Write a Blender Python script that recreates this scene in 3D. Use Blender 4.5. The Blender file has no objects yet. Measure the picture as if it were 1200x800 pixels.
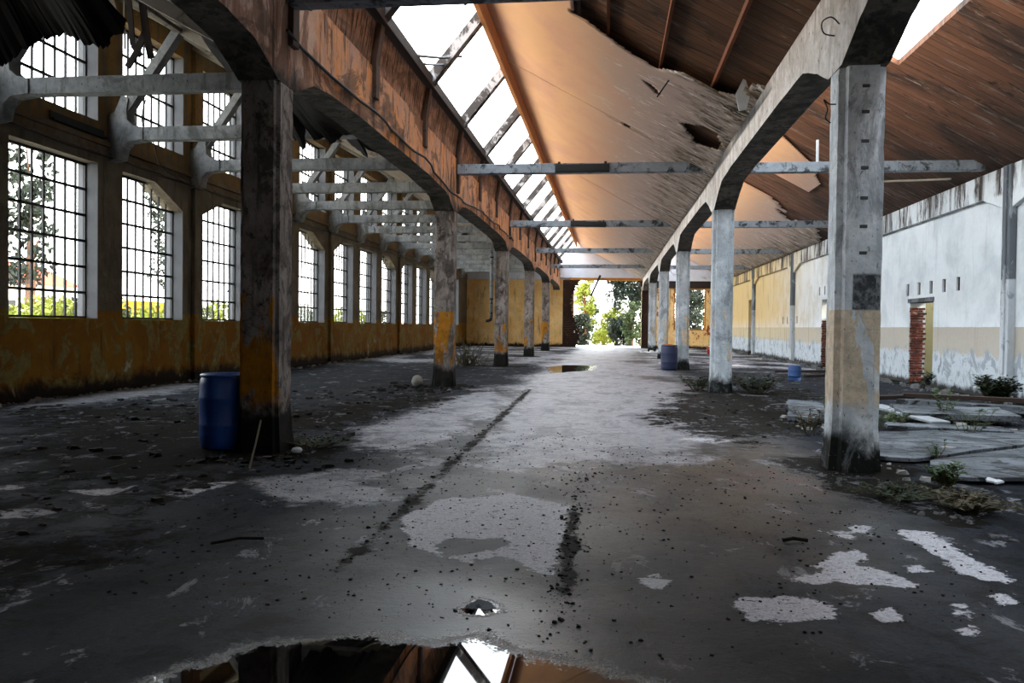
import bpy, bmesh, math, random
import numpy as np
from mathutils import Vector, Matrix, noise as mnoise

random.seed(7)
rng = np.random.default_rng(7)
scene = bpy.context.scene
COL = scene.collection

# ------------------------------------------------------------------ helpers
def hexc(h, a=1.0):
    h = h.lstrip('#')
    out = []
    for i in (0, 2, 4):
        v = int(h[i:i+2], 16) / 255
        out.append(v / 12.92 if v <= 0.04045 else ((v + 0.055) / 1.055) ** 2.4)
    return (out[0], out[1], out[2], a)

def tag(o, label=None, cat=None, group=None, kind=None):
    if label: o['label'] = label
    if cat: o['category'] = cat
    if group: o['group'] = group
    if kind: o['kind'] = kind
    return o

def empty(name, loc=(0, 0, 0), rz=0.0):
    o = bpy.data.objects.new(name, None)
    o.empty_display_size = 0.2
    o.location = loc
    o.rotation_euler = (0, 0, rz)
    COL.objects.link(o)
    return o

def thing(name, label, cat, loc=(0, 0, 0), rz=0.0, group=None):
    return tag(empty(name, loc, rz), label, cat, group)

def kids(o):
    return list(o.children)

def copy_tree(o, parent=None):
    c = o.copy()
    COL.objects.link(c)
    if parent: c.parent = parent
    for ch in kids(o):
        copy_tree(ch, c)
    return c

class MB:
    """collects shapes for one mesh"""
    def __init__(s): s.v = []; s.f = []
    def add(s, vs, fs):
        b = len(s.v); s.v += [tuple(p) for p in vs]
        s.f += [tuple(b + i for i in f) for f in fs]
        return s
    def box(s, x0, x1, y0, y1, z0, z1):
        vs = [(x, y, z) for z in (z0, z1) for y in (y0, y1) for x in (x0, x1)]
        return s.add(vs, [(0, 2, 3, 1), (4, 5, 7, 6), (0, 1, 5, 4), (2, 6, 7, 3), (0, 4, 6, 2), (1, 3, 7, 5)])
    def prism(s, poly, axis, a, b):
        n = len(poly)
        area = sum(poly[i][0]*poly[(i+1) % n][1] - poly[(i+1) % n][0]*poly[i][1] for i in range(n))
        if area < 0: poly = poly[::-1]
        def p(q, t):
            u, w = q
            return {'x': (t, u, w), 'y': (u, t, w), 'z': (u, w, t)}[axis]
        vs = [p(q, a) for q in poly] + [p(q, b) for q in poly]
        fs = [tuple(range(n)), tuple(range(2*n-1, n-1, -1))]
        fs += [(i, i + n, (i+1) % n + n, (i+1) % n) for i in range(n)]
        return s.add(vs, fs)
    def bar(s, p, q, w, h, up=(0, 0, 1)):
        p, q = Vector(p), Vector(q); d = (q - p).normalized()
        side = d.cross(Vector(up))
        if side.length < 1e-4: side = d.cross(Vector((0, 1, 0)))
        side.normalize(); u = side.cross(d)
        vs = []
        for e in (p, q):
            for a, b in ((-1, -1), (1, -1), (1, 1), (-1, 1)):
                vs.append(e + side*a*w/2 + u*b*h/2)
        return s.add(vs, [(3, 2, 1, 0), (4, 5, 6, 7), (0, 1, 5, 4), (1, 2, 6, 5), (2, 3, 7, 6), (3, 0, 4, 7)])
    def tube(s, pts, r, n=8):
        pts = [Vector(p) for p in pts]
        rs = r if isinstance(r, (list, tuple)) else [r]*len(pts)
        rings = []; prev = None
        for i, p in enumerate(pts):
            d = (pts[min(i+1, len(pts)-1)] - pts[max(i-1, 0)]).normalized()
            if prev is None:
                a = d.cross(Vector((0, 0, 1)))
                if a.length < 1e-3: a = d.cross(Vector((1, 0, 0)))
            else:
                a = prev - d*prev.dot(d)
            a.normalize(); prev = a; b = d.cross(a)
            rings.append([p + (a*math.cos(2*math.pi*k/n) + b*math.sin(2*math.pi*k/n))*rs[i] for k in range(n)])
        vs = [v for r_ in rings for v in r_]; fs = []
        for i in range(len(rings)-1):
            for k in range(n):
                fs.append((i*n+k, i*n+(k+1) % n, (i+1)*n+(k+1) % n, (i+1)*n+k))
        fs.append(tuple(range(n-1, -1, -1))); fs.append(tuple((len(rings)-1)*n+k for k in range(n)))
        return s.add(vs, fs)
    def lathe(s, prof, n=40, c=(0, 0)):
        vs = []; fs = []
        for r, z in prof:
            for k in range(n):
                a = 2*math.pi*k/n
                vs.append((c[0]+r*math.cos(a), c[1]+r*math.sin(a), z))
        for i in range(len(prof)-1):
            for k in range(n):
                fs.append((i*n+k, i*n+(k+1) % n, (i+1)*n+(k+1) % n, (i+1)*n+k))
        return s.add(vs, fs)
    def cells(s, us, ws, holes, axis, a, b):
        """a slab at right angles to axis, with rectangular holes [(u0,u1,w0,w1)]"""
        us = sorted(set([round(u, 4) for u in us] + [round(h[i], 4) for h in holes for i in (0, 1) if us[0] < h[i] < us[-1]]))
        ws = sorted(set([round(w, 4) for w in ws] + [round(h[i], 4) for h in holes for i in (2, 3) if ws[0] < h[i] < ws[-1]]))
        nu, nw = len(us)-1, len(ws)-1
        def solid(i, j):
            if i < 0 or j < 0 or i >= nu or j >= nw: return False
            u, w = (us[i]+us[i+1])/2, (ws[j]+ws[j+1])/2
            return not any(h[0] < u < h[1] and h[2] < w < h[3] for h in holes)
        def p(u, w, t): return {'x': (t, u, w), 'y': (u, t, w), 'z': (u, w, t)}[axis]
        for i in range(nu):
            for j in range(nw):
                if not solid(i, j): continue
                u0, u1, w0, w1 = us[i], us[i+1], ws[j], ws[j+1]
                for t in (a, b):
                    s.add([p(u0, w0, t), p(u1, w0, t), p(u1, w1, t), p(u0, w1, t)], [(0, 1, 2, 3)])
                if not solid(i-1, j): s.add([p(u0, w0, a), p(u0, w1, a), p(u0, w1, b), p(u0, w0, b)], [(0, 1, 2, 3)])
                if not solid(i+1, j): s.add([p(u1, w0, a), p(u1, w1, a), p(u1, w1, b), p(u1, w0, b)], [(0, 1, 2, 3)])
                if not solid(i, j-1): s.add([p(u0, w0, a), p(u1, w0, a), p(u1, w0, b), p(u0, w0, b)], [(0, 1, 2, 3)])
                if not solid(i, j+1): s.add([p(u0, w1, a), p(u1, w1, a), p(u1, w1, b), p(u0, w1, b)], [(0, 1, 2, 3)])
        return s
    def build(s, name, m, parent=None, origin=None, bevel=0.0, smooth=False, weld=True, recalc=True):
        o0 = Vector(origin) if origin is not None else (wloc(parent) if parent else Vector((0, 0, 0)))
        me = bpy.data.meshes.new(name)
        me.from_pydata([tuple(Vector(v)-o0) for v in s.v], [], s.f)
        if weld or recalc:
            bm = bmesh.new(); bm.from_mesh(me)
            if weld: bmesh.ops.remove_doubles(bm, verts=bm.verts, dist=0.0004)
            if recalc: bmesh.ops.recalc_face_normals(bm, faces=bm.faces)
            bm.to_mesh(me); bm.free()
        me.materials.append(m)
        if smooth: me.polygons.foreach_set('use_smooth', [True]*len(me.polygons))
        o = bpy.data.objects.new(name, me)
        if parent: o.parent = parent
        else: o.location = o0
        COL.objects.link(o)
        if bevel:
            b = o.modifiers.new('b', 'BEVEL'); b.width = bevel; b.segments = 2; b.limit_method = 'ANGLE'; b.angle_limit = math.radians(50)
        return o

def wloc(o):
    v = Vector(o.location)
    while o.parent is not None:
        o = o.parent; v += Vector(o.location)
    return v

# ------------------------------------------------------------------ materials
class G:
    def __init__(s, name):
        s.m = bpy.data.materials.new(name); s.m.use_nodes = True
        s.t = s.m.node_tree; s.N = s.t.nodes; s.L = s.t.links
        s.N.clear()
        s.out = s.N.new('ShaderNodeOutputMaterial')
        s.b = s.N.new('ShaderNodeBsdfPrincipled')
        s.L.new(s.b.outputs[0], s.out.inputs[0])
        geo = s.N.new('ShaderNodeNewGeometry'); s.pos = geo.outputs['Position']
        sp = s.N.new('ShaderNodeSeparateXYZ'); s.L.new(s.pos, sp.inputs[0])
        s.x, s.y, s.z = sp.outputs
    def put(s, sock, v):
        if isinstance(v, bpy.types.NodeSocket): s.L.new(v, sock)
        else: sock.default_value = v
    def scale(s, k):
        n = s.N.new('ShaderNodeVectorMath'); n.operation = 'MULTIPLY'
        s.L.new(s.pos, n.inputs[0]); n.inputs[1].default_value = k if isinstance(k, tuple) else (k, k, k)
        return n.outputs[0]
    def noise(s, k, detail=6, rough=0.6, dist=0.0, sc=1.0):
        n = s.N.new('ShaderNodeTexNoise'); s.L.new(s.scale(k), n.inputs['Vector'])
        n.inputs['Scale'].default_value = sc; n.inputs['Detail'].default_value = detail
        n.inputs['Roughness'].default_value = rough; n.inputs['Distortion'].default_value = dist
        return n.outputs[0]
    def voro(s, k, feat='DISTANCE_TO_EDGE'):
        n = s.N.new('ShaderNodeTexVoronoi'); n.feature = feat; s.L.new(s.scale(k), n.inputs['Vector']); n.inputs['Scale'].default_value = 1
        return n.outputs[0]
    def ma(s, op, a, b=0.0, c=None, clamp=False):
        n = s.N.new('ShaderNodeMath'); n.operation = op; n.use_clamp = clamp
        s.put(n.inputs[0], a); s.put(n.inputs[1], b)
        if c is not None: s.put(n.inputs[2], c)
        return n.outputs[0]
    def st(s, v, lo, hi):
        """smooth step from lo to hi (either order)"""
        n = s.N.new('ShaderNodeMapRange'); n.interpolation_type = 'SMOOTHSTEP'
        s.put(n.inputs['Value'], v)
        if lo <= hi: a, b, c, d = lo, hi, 0.0, 1.0
        else: a, b, c, d = hi, lo, 1.0, 0.0
        n.inputs['From Min'].default_value = a; n.inputs['From Max'].default_value = b
        n.inputs['To Min'].default_value = c; n.inputs['To Max'].default_value = d
        return n.outputs[0]
    def mix(s, f, a, b):
        n = s.N.new('ShaderNodeMix'); n.data_type = 'RGBA'
        s.put(n.inputs[0], f); s.put(n.inputs[6], a); s.put(n.inputs[7], b)
        return n.outputs[2]
    def mul(s, col, f):
        n = s.N.new('ShaderNodeMix'); n.data_type = 'RGBA'; n.blend_type = 'MULTIPLY'; n.inputs[0].default_value = 1
        s.put(n.inputs[6], col)
        cmb = s.N.new('ShaderNodeCombineColor')
        for i in range(3): s.put(cmb.inputs[i], f)
        s.L.new(cmb.outputs[0], n.inputs[7])
        return n.outputs[2]
    def attr(s, name):
        n = s.N.new('ShaderNodeAttribute'); n.attribute_name = name
        return n.outputs['Fac']
    def bump(s, h, strength=0.3, dist=0.02, prev=None):
        n = s.N.new('ShaderNodeBump'); n.inputs['Strength'].default_value = strength; n.inputs['Distance'].default_value = dist
        s.put(n.inputs['Height'], h)
        if prev is not None: s.L.new(prev, n.inputs['Normal'])
        return n.outputs[0]
    def done(s, col, rough=0.85, bump=None, spec=0.3, metal=0.0):
        s.put(s.b.inputs['Base Color'], col); s.put(s.b.inputs['Roughness'], rough)
        s.b.inputs['Specular IOR Level'].default_value = spec; s.b.inputs['Metallic'].default_value = metal
        if bump is not None: s.L.new(bump, s.b.inputs['Normal'])
        return s.m

M = {}
def mat_plain(name, col, rough=0.8, vary=0.35, k=3.0, spec=0.3, metal=0.0, bump=0.3, dirt=None, dirt_lo=.55, dirt_hi=.7):
    g = G(name); n = g.noise(k, 8, .65)
    c = g.mul(hexc(col), g.ma('MULTIPLY_ADD', n, 2*vary, 1-vary))
    if dirt: c = g.mix(g.st(g.noise(k*.7, 8, .7, .5), dirt_lo, dirt_hi), c, hexc(dirt))
    M[name] = g.done(c, rough, g.bump(g.noise(k*6, 5, .7), bump, .01), spec, metal)
    return M[name]

# concrete columns / beams
def mat_concrete(name, base, dark, light, paint=None, *a, cover=.47, **k):
    _mat_concrete(name, base, dark, light, paint, *a, cover=cover, **k)
def _mat_concrete(name, base, dark, light, paint=None, pz=(0.95, 1.95), mould=0.45, thr=.5, streak=.5, patch=None, grime=.55, cover=.47):
    g = G(name)
    n1 = g.noise(1.6, 9, .65, .3); n2 = g.noise((7, 7, 1.1), 6, .6); n3 = g.noise(9, 8, .7)
    c = g.mix(g.st(n1, .38, .66), hexc(base), hexc(light))
    c = g.mix(g.ma('MULTIPLY', g.st(n2, .5, .7), streak), c, hexc(dark))
    c = g.mix(g.st(g.noise((3, 3, 2.2), 9, .7, .8), thr, thr+.03), c, g.mix(n3, hexc(dark), hexc(base)))
    if paint:
        zz = g.ma('ADD', g.z, g.ma('MULTIPLY_ADD', n1, .5, -.25))
        pm = g.ma('MULTIPLY', g.st(zz, pz[0]-.2, pz[0]), g.st(g.z, pz[1]+.012, pz[1]))
        pm = g.ma('MULTIPLY', pm, g.st(g.noise((2.6, 2.6, .9), 7, .6, .5), cover+.015, cover-.015))
        c = g.mix(pm, c, g.mul(hexc(paint), g.ma('MULTIPLY_ADD', n3, .5, .7)))
    if patch:
        pk = g.ma('MULTIPLY', g.ma('MULTIPLY', g.st(g.x, patch[0]-.01, patch[0]+.01), g.st(g.x, patch[1]+.01, patch[1]-.01)), g.ma('MULTIPLY', g.st(g.z, patch[2]-.01, patch[2]+.01), g.st(g.z, patch[3]+.02, patch[3]-.02)))
        c = g.mix(pk, c, g.mix(g.st(n3, .4, .6), hexc('#3c3f42'), hexc('#7c8084')))
    mm = g.st(g.ma('ADD', g.z, g.ma('MULTIPLY_ADD', n1, .9, -.45)), mould+.12, mould-.12)
    c = g.mix(mm, c, hexc('#0d0f0b'))
    c = g.mix(g.st(g.noise((16, 16, 10), 5, .75), .60, .68), c, hexc(dark))
    c = g.mix(g.ma('MULTIPLY', g.st(g.noise((1.1, 1.1, .7), 9, .75, 1.5), .52, .60), grime), c, hexc(dark))
    c = g.mul(c, g.ma('MULTIPLY_ADD', n3, .9, .55))
    crack = g.st(g.voro((1.3, 1.3, .8)), .0, .012)
    b = g.bump(n3, .5, .015); b = g.bump(n1, .6, .05, b); b = g.bump(crack, .25, .01, b)
    M[name] = g.done(c, .85, b)
mat_concrete('concrete_window_row', '#857c76', '#2a2420', '#a39b96', '#b0761c', (.7, 1.9), .55, .535, .8)
mat_concrete('concrete_wall_row', '#a6adb2', '#5c6165', '#c6cdd2', '#c2b29c', (.95, 2.0), .38, .60, .35)
mat_concrete('concrete_patched', '#c0c7cc', '#6c7175', '#e0e5e9', '#cdbda6', (.8, 1.77), .38, .60, .35, (2.64, 2.96, 1.775, 2.17), cover=.55)
mat_concrete('concrete_truss', '#7c7e80', '#48463f', '#9a9c9c', None, mould=-3, thr=.64, streak=.5)
mat_concrete('concrete_pale_beam', '#cfcac4', '#5a5047', '#efecea', None, mould=-3, thr=.62, streak=.4, grime=.2)
mat_concrete('concrete_slab', '#4b4f54', '#191b1d', '#6c7176', None, mould=-3, thr=.54, streak=.2)

mat_concrete('dark_soffit', '#46423a', '#15140f', '#6a6258', None, mould=-3, thr=.52, streak=.6)
# orange brown peeling side of the window-row beam
g = G('peeling_orange')
n1 = g.noise((1.2, 1.2, 1.2), 8, .65, .6); n2 = g.noise((3, 4, .6), 6, .6); n3 = g.noise(10, 8, .7); n4 = g.noise((2, 2.2, 1.0), 9, .7, 1.2)
c = g.mix(g.st(n1, .35, .65), hexc('#dc9a60'), hexc('#b4907c'))
c = g.mix(g.st(n2, .5, .66), c, hexc('#e0924a'))
c = g.mix(g.st(n4, .54, .56), c, g.mix(n3, hexc('#4a3425'), hexc('#a08070')))
c = g.mix(g.ma('MULTIPLY', g.st(g.ma('ADD', g.y, g.ma('MULTIPLY_ADD', n1, 5, -2.5)), 11.6, 9.4), .85), c, g.mix(g.st(n4, .45, .5), hexc('#c2aa9c'), hexc('#8a6a5c')))
c = g.mix(g.ma('MULTIPLY', g.st(g.noise((.7, .5, .9), 9, .7, 1.2), .54, .6), .75), c, hexc('#5a4436'))
c = g.mix(g.ma('MULTIPLY', g.st(g.noise((5, 5, .5), 5), .54, .68), .85), c, hexc('#2a1a12'))
c = g.mix(g.st(g.ma('ADD', g.z, g.ma('MULTIPLY_ADD', n4, 1.2, -.6)), 4.75, 4.45), c, hexc('#2c241e'))
c = g.mul(c, g.ma('MULTIPLY_ADD', n3, .6, .7))
b = g.bump(n3, .4, .015); b = g.bump(g.st(n4, .52, .56), .7, .03, b)
M['peeling_orange'] = g.done(c, .85, b)

# plaster ceiling
g = G('ceiling_plaster')
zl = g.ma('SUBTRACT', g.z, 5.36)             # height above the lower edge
n1 = g.noise((.8, .5, .8), 7, .6, .4); ns = g.noise((.6, 3.0, .6), 8, .65, .8); n3 = g.noise((2.5, 7, 2.5), 6, .7)
c = g.mix(g.st(n1, .35, .7), hexc('#e6bc92'), hexc('#d8ab92'))
c = g.mix(g.st(g.ma('ADD', g.z, g.ma('MULTIPLY_ADD', n1, 1.4, -.7)), 7.3, 6.1), c, hexc('#c4b0a6'))
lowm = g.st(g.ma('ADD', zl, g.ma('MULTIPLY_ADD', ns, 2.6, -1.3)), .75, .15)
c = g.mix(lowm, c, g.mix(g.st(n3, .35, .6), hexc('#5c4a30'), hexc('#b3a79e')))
fl = g.ma('MULTIPLY', g.st(g.noise((1.4, 4.5, 1.4), 8, .7, 1.4), .595, .61), g.st(g.ma('ADD', zl, g.ma('MULTIPLY', n1, .8)), 2.3, .9))
c = g.mix(fl, c, hexc('#eae6e2'))
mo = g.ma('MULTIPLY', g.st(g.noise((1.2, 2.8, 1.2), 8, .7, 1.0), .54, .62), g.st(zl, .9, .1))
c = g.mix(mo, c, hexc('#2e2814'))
b = g.bump(ns, .25, .03); b = g.bump(fl, .6, .02, b); b = g.bump(n3, .15, .02, b)
M['ceiling_plaster'] = g.done(c, .75, b, .25)

# roof boards, lying down the slope
def mat_boards(name, a, bcol, dark, w=.24):
    g = G(name)
    row = g.ma('DIVIDE', g.y, w); fr = g.ma('FRACT', row); idx = g.ma('FLOOR', row)
    wn = g.N.new('ShaderNodeTexWhiteNoise'); wn.noise_dimensions = '1D'; g.L.new(idx, wn.inputs['W'])
    gap = g.ma('MULTIPLY', g.st(fr, .0, .05), g.st(fr, 1.0, .95))
    n = g.noise((.9, 12, .9), 7, .65); n2 = g.noise((.5, 1.0, .5), 6, .6, .5)
    c = g.mix(n, hexc(a), hexc(bcol)); c = g.mul(c, g.ma('MULTIPLY_ADD', wn.outputs['Value'], .5, .75))
    c = g.mix(g.st(n2, .5, .7), c, hexc(dark))
    c = g.mix(g.st(g.noise((1.2, 9, 1.2), 7, .7, .5), .66, .70), c, hexc('#a89a8c'))
    c = g.mix(g.ma('MULTIPLY', g.st(g.ma('ADD', g.x, g.ma('MULTIPLY_ADD', n2, 4, -2)), 6.6, 8.4), .75), c, hexc(dark))
    c = g.mix(g.ma('MULTIPLY', g.st(g.noise((.8, 5, .8), 8, .75, 1.0), .56, .62), .6), c, hexc('#8c8078'))
    c = g.mix(g.ma('MULTIPLY', g.st(g.noise((.6, 3, .6), 8, .75, 1.0), .55, .62), .8), c, hexc('#1c130e'))
    c = g.mix(gap, hexc('#0c0805'), c)
    b = g.bump(gap, .5, .02); b = g.bump(n, .3, .01, b)
    M[name] = g.done(c, .8, b)
mat_boards('roof_boards', '#80583f', '#5c3d2e', '#3a2c25')
mat_boards('roof_boards_dark', '#7a583e', '#5a3e2c', '#33241a')
mat_boards('black_lining', '#17130f', '#0d0b09', '#060505', .5)
mat_plain('cream_lining', '#b9ad94', .85, .3, 1.5, dirt='#4a4030')
mat_plain('timber_batten', '#7c4526', .75, .3, 4)
mat_plain('dark_timber', '#2b211b', .8, .4, 4)
mat_plain('grey_timber', '#8d8478', .8, .3, 4, dirt='#3c352d')
mat_plain('black_rag_slot_shade', '#0d0b0a', .9, .4, 4)

mat_plain('rib_dark', '#4a3a32', .85, .5, 4, dirt='#1e1814')
mat_plain('ridge_timber', '#c98d5a', .8, .3, 3, dirt='#7a4a2a', dirt_lo=.6)
mat_plain('scrap_board', '#93979b', .7, .25, 5)
mat_plain('worn_blue_plastic', '#2b4a7c', .5, .3, 6, spec=.4)
mat_plain('pale_stone', '#8f8e88', .85, .35, 8)
g = G('rafter_paint')
n = g.noise((2, 2, 2), 9, .75, .8)
c = g.mix(g.st(n, .5, .58), hexc('#2b2523'), hexc('#8f8c8c'))
M['rafter_paint'] = g.done(c, .7, g.bump(n, .4, .01))

# walls
g = G('wall_window_side')
n1 = g.noise(1.1, 9, .65, .4); n2 = g.noise((1.6, 1.6, 1.2), 9, .7, .9); n3 = g.noise(8, 7, .7); ns = g.noise((5, 5, .5), 6, .6)
up = g.mix(g.st(n1, .35, .65), hexc('#5f5443'), hexc('#756a5a'))
up = g.mix(g.ma('MULTIPLY', g.st(ns, .52, .7), .7), up, hexc('#3d3226'))
up = g.mix(g.ma('MULTIPLY', g.st(g.z, 5.2, 6.0), g.st(ns, .35, .6)), up, hexc('#8a683c'))
lo = g.mix(g.st(n1, .4, .6), hexc('#80520c'), hexc('#8c6016'))
lo = g.mix(g.st(n2, .51, .53), lo, g.mix(n3, hexc('#55482a'), hexc('#a38f52')))
lo = g.mix(g.ma('MULTIPLY', g.st(n2, .63, .64), g.st(g.z, 1.3, .4)), lo, hexc('#b8a898'))
lo = g.mix(g.st(g.ma('ADD', g.z, g.ma('MULTIPLY_ADD', n2, 1.0, -.5)), .42, .12), lo, hexc('#1c140c'))
lo = g.mix(g.ma('MULTIPLY', g.st(ns, .58, .72), .7), lo, hexc('#3a2408'))
c = g.mix(g.st(g.ma('ADD', g.z, g.ma('MULTIPLY_ADD', n2, .14, -.07)), 1.80, 1.78), up, lo)
c = g.mul(c, g.ma('MULTIPLY_ADD', n3, .5, .75))
b = g.bump(n3, .4, .015); b = g.bump(g.st(n2, .5, .54), .6, .02, b)
M['wall_window_side'] = g.done(c, .85, b)
mat_plain('window_reveal', '#5a5b5e', .8, .25, 2.5, dirt='#6a6258', dirt_lo=.6, dirt_hi=.72)

g = G('wall_door_side')
n1 = g.noise(.9, 8, .6, .3); n2 = g.noise((2.2, 2.2, 1.6), 9, .7, .8); n3 = g.noise(9, 7, .7); ns = g.noise((5, 5, .35), 6, .6)
far = g.st(g.ma('ADD', g.y, g.ma('MULTIPLY_ADD', n1, 14, -7)), 32, 50)
up = g.mix(g.st(n1, .4, .7), hexc('#d3d9dd'), hexc('#b9c1c6'))
up = g.mix(g.ma('MULTIPLY', far, g.st(g.z, .6, 2.4)), up, hexc('#cdb27c'))
mid = g.mix(far, hexc('#a9a398'), hexc('#b8a988'))
low = g.mix(g.st(n2, .42, .5), hexc('#8d959c'), hexc('#b3bbc1'))
low = g.mix(g.st(n2, .58, .62), low, hexc('#7b8087'))
c = g.mix(g.st(g.ma('ADD', g.z, g.ma('MULTIPLY_ADD', n2, .03, -.015)), 1.665, 1.675), mid, up)
c = g.mix(g.st(g.ma('ADD', g.z, g.ma('MULTIPLY_ADD', n2, 1.1, -.55)), 1.06, .94), c, low)
c = g.mix(g.ma('MULTIPLY', g.st(ns, .56, .68), g.ma('MULTIPLY_ADD', far, .7, .12)), c, hexc('#5a4a30'))
c = g.mix(g.ma('MULTIPLY', g.st(g.noise((2.2, 2.2, .35), 8, .75, .6), .45, .57), g.st(g.z, 4.66, 4.76)), c, hexc('#3a302a'))
c = g.mix(g.st(g.ma('ADD', g.z, g.ma('MULTIPLY_ADD', n2, .5, -.25)), .22, .06), c, hexc('#2b2a28'))
c = g.mul(c, g.ma('MULTIPLY_ADD', n3, .24, .88))
b = g.bump(n3, .3, .012); b = g.bump(n2, .5, .02, b)
M['wall_door_side'] = g.done(c, .85, b)

g = G('pilaster_grey')
n2 = g.noise((2, 2, 1), 8, .7, .6); n3 = g.noise((9, 9, 4), 7, .7)
c = g.mix(g.st(g.z, 2.72, 2.76), hexc('#aeb4b9'), hexc('#5c6268'))
c = g.mix(g.st(n2, .55, .6), c, hexc('#8a9096')); c = g.mul(c, g.ma('MULTIPLY_ADD', n3, .5, .75))
M['pilaster_grey'] = g.done(c, .85, g.bump(n3, .4, .01))

g = G('wall_end_orange')
n1 = g.noise(.8, 8, .65, .4); n2 = g.noise((1.8, 1.8, 1.3), 9, .7, .8); n3 = g.noise(7, 7, .7); ns = g.noise((4, 4, .4), 6)
c = g.mix(g.st(n1, .35, .65), hexc('#eccb90'), hexc('#dcae68'))
c = g.mix(g.st(n2, .54, .58), c, hexc('#d8ba84'))
c = g.mix(g.ma('MULTIPLY', g.st(ns, .55, .7), .8), c, hexc('#3a2610'))
c = g.mix(g.ma('MULTIPLY', g.st(n2, .56, .6), g.st(g.x, 2.5, 3.0)), c, hexc('#8f4a24'))
c = g.mix(g.st(g.ma('ADD', g.z, g.ma('MULTIPLY_ADD', n2, .8, -.4)), .3, .1), c, hexc('#2a1a0c'))
c = g.mul(c, g.ma('MULTIPLY_ADD', n3, .6, .7))
M['wall_end_orange'] = g.done(c, .85, g.bump(n3, .5, .03))
mat_plain('gable_white', '#c9ccd6', .8, .25, 1.2, dirt='#6f7078')
mat_plain('lintel_timber', '#a56a22', .8, .35, 3)
g = G('jamb_brick')
br = g.N.new('ShaderNodeTexBrick'); g.L.new(g.scale((1, 1, 1)), br.inputs['Vector'])
n3 = g.noise(9, 7, .7)
c = g.mix(g.st(g.noise(5, 6, .7), .4, .6), hexc('#42211a'), hexc('#6e382b'))
c = g.mix(g.st(g.noise(7, 6, .7), .6, .65), c, hexc('#a9a29c'))
M['jamb_brick'] = g.done(g.mul(c, g.ma('MULTIPLY_ADD', n3, .6, .7)), .9, g.bump(n3, .6, .02))
mat_plain('dark_brick', '#2c1b12', .9, .5, 5, dirt='#6a3f18')
mat_plain('back_room', '#8f8562', .85, .2, 2, dirt='#7d7448')
mat_plain('iron', '#141312', .6, .4, 8, spec=.4)
mat_plain('rust_iron', '#2e2019', .7, .4, 8)
mat_plain('grey_paint_steel', '#80878e', .5, .5, 5, dirt='#2b2e32', dirt_lo=.50, dirt_hi=.62)
mat_plain('anchor_grey', '#4c4e50', .8, .4, 8)
mat_plain('casing_dark', '#1b1c1f', .5, .3, 4)

g = G('dirty_glass')
tr = g.N.new('ShaderNodeBsdfTransparent'); gl = g.N.new('ShaderNodeBsdfGlossy'); gl.inputs['Roughness'].default_value = .08
df = g.N.new('ShaderNodeBsdfDiffuse'); df.inputs['Color'].default_value = hexc('#b8bdb8')
fr = g.N.new('ShaderNodeLayerWeight'); fr.inputs['Blend'].default_value = .5
m1 = g.N.new('ShaderNodeMixShader'); m2 = g.N.new('ShaderNodeMixShader')
g.L.new(g.ma('MULTIPLY', g.st(g.noise(2.0, 7, .7), .45, .75), .16), m1.inputs[0]); g.L.new(tr.outputs[0], m1.inputs[1]); g.L.new(df.outputs[0], m1.inputs[2])
g.L.new(g.ma('MULTIPLY_ADD', g.ma('POWER', fr.outputs['Facing'], 5.0), .5, .025), m2.inputs[0]); g.L.new(m1.outputs[0], m2.inputs[1]); g.L.new(gl.outputs[0], m2.inputs[2])
g.L.new(m2.outputs[0], g.out.inputs[0]); M['dirty_glass'] = g.m

g = G('blue_plastic')
n = g.noise(6, 7, .7)
c = g.mix(g.st(n, .55, .7), hexc('#1d4f9e'), hexc('#16366a'))
M['blue_plastic'] = g.done(c, g.ma('MULTIPLY_ADD', n, .3, .25), g.bump(n, .1, .01), .5)
mat_plain('faded_blue_plastic', '#252d4c', .5, .25, 6, spec=.4, dirt='#23283c')
mat_plain('red_plastic', '#b02418', .5, .2, 6)
mat_plain('white_scrap', '#d3d6d8', .7, .15, 6)
mat_plain('orange_scrap', '#c07a3a', .7, .2, 6)
mat_plain('rubble', '#5c5c5c', .9, .6, 9, dirt='#2b2622')
mat_plain('grit', '#15130f', .9, .5, 9)
mat_plain('pale_rubble', '#8d8a86', .9, .45, 6, dirt='#3c3834')
mat_plain('weed_green', '#3d5426', .7, .5, 5)
mat_plain('weed_dark', '#223118', .7, .5, 5)
mat_plain('dry_stalk', '#57503c', .8, .4, 6)
mat_plain('leaf_dark', '#1c261a', .6, .5, .8)
mat_plain('leaf_pale', '#3c4a2a', .6, .5, .8)
mat_plain('leaf_yellow', '#8a9030', .6, .4, .8)
mat_plain('bark', '#5c4334', .9, .3, 4)
mat_plain('bark_red', '#7c4a34', .9, .3, 4)
mat_plain('gravel_ground', '#b9b3a4', .95, .2, 2)
mat_plain('yellow_paint', '#d9a11c', .5, .15, 2)
mat_plain('roof_tile_outer', '#d6c0a8', .9, .2, 2)
mat_plain('house_plaster', '#c9c4b8', .9, .1, 1)
mat_plain('roof_tile_red', '#a8452c', .9, .25, 2)

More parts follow.
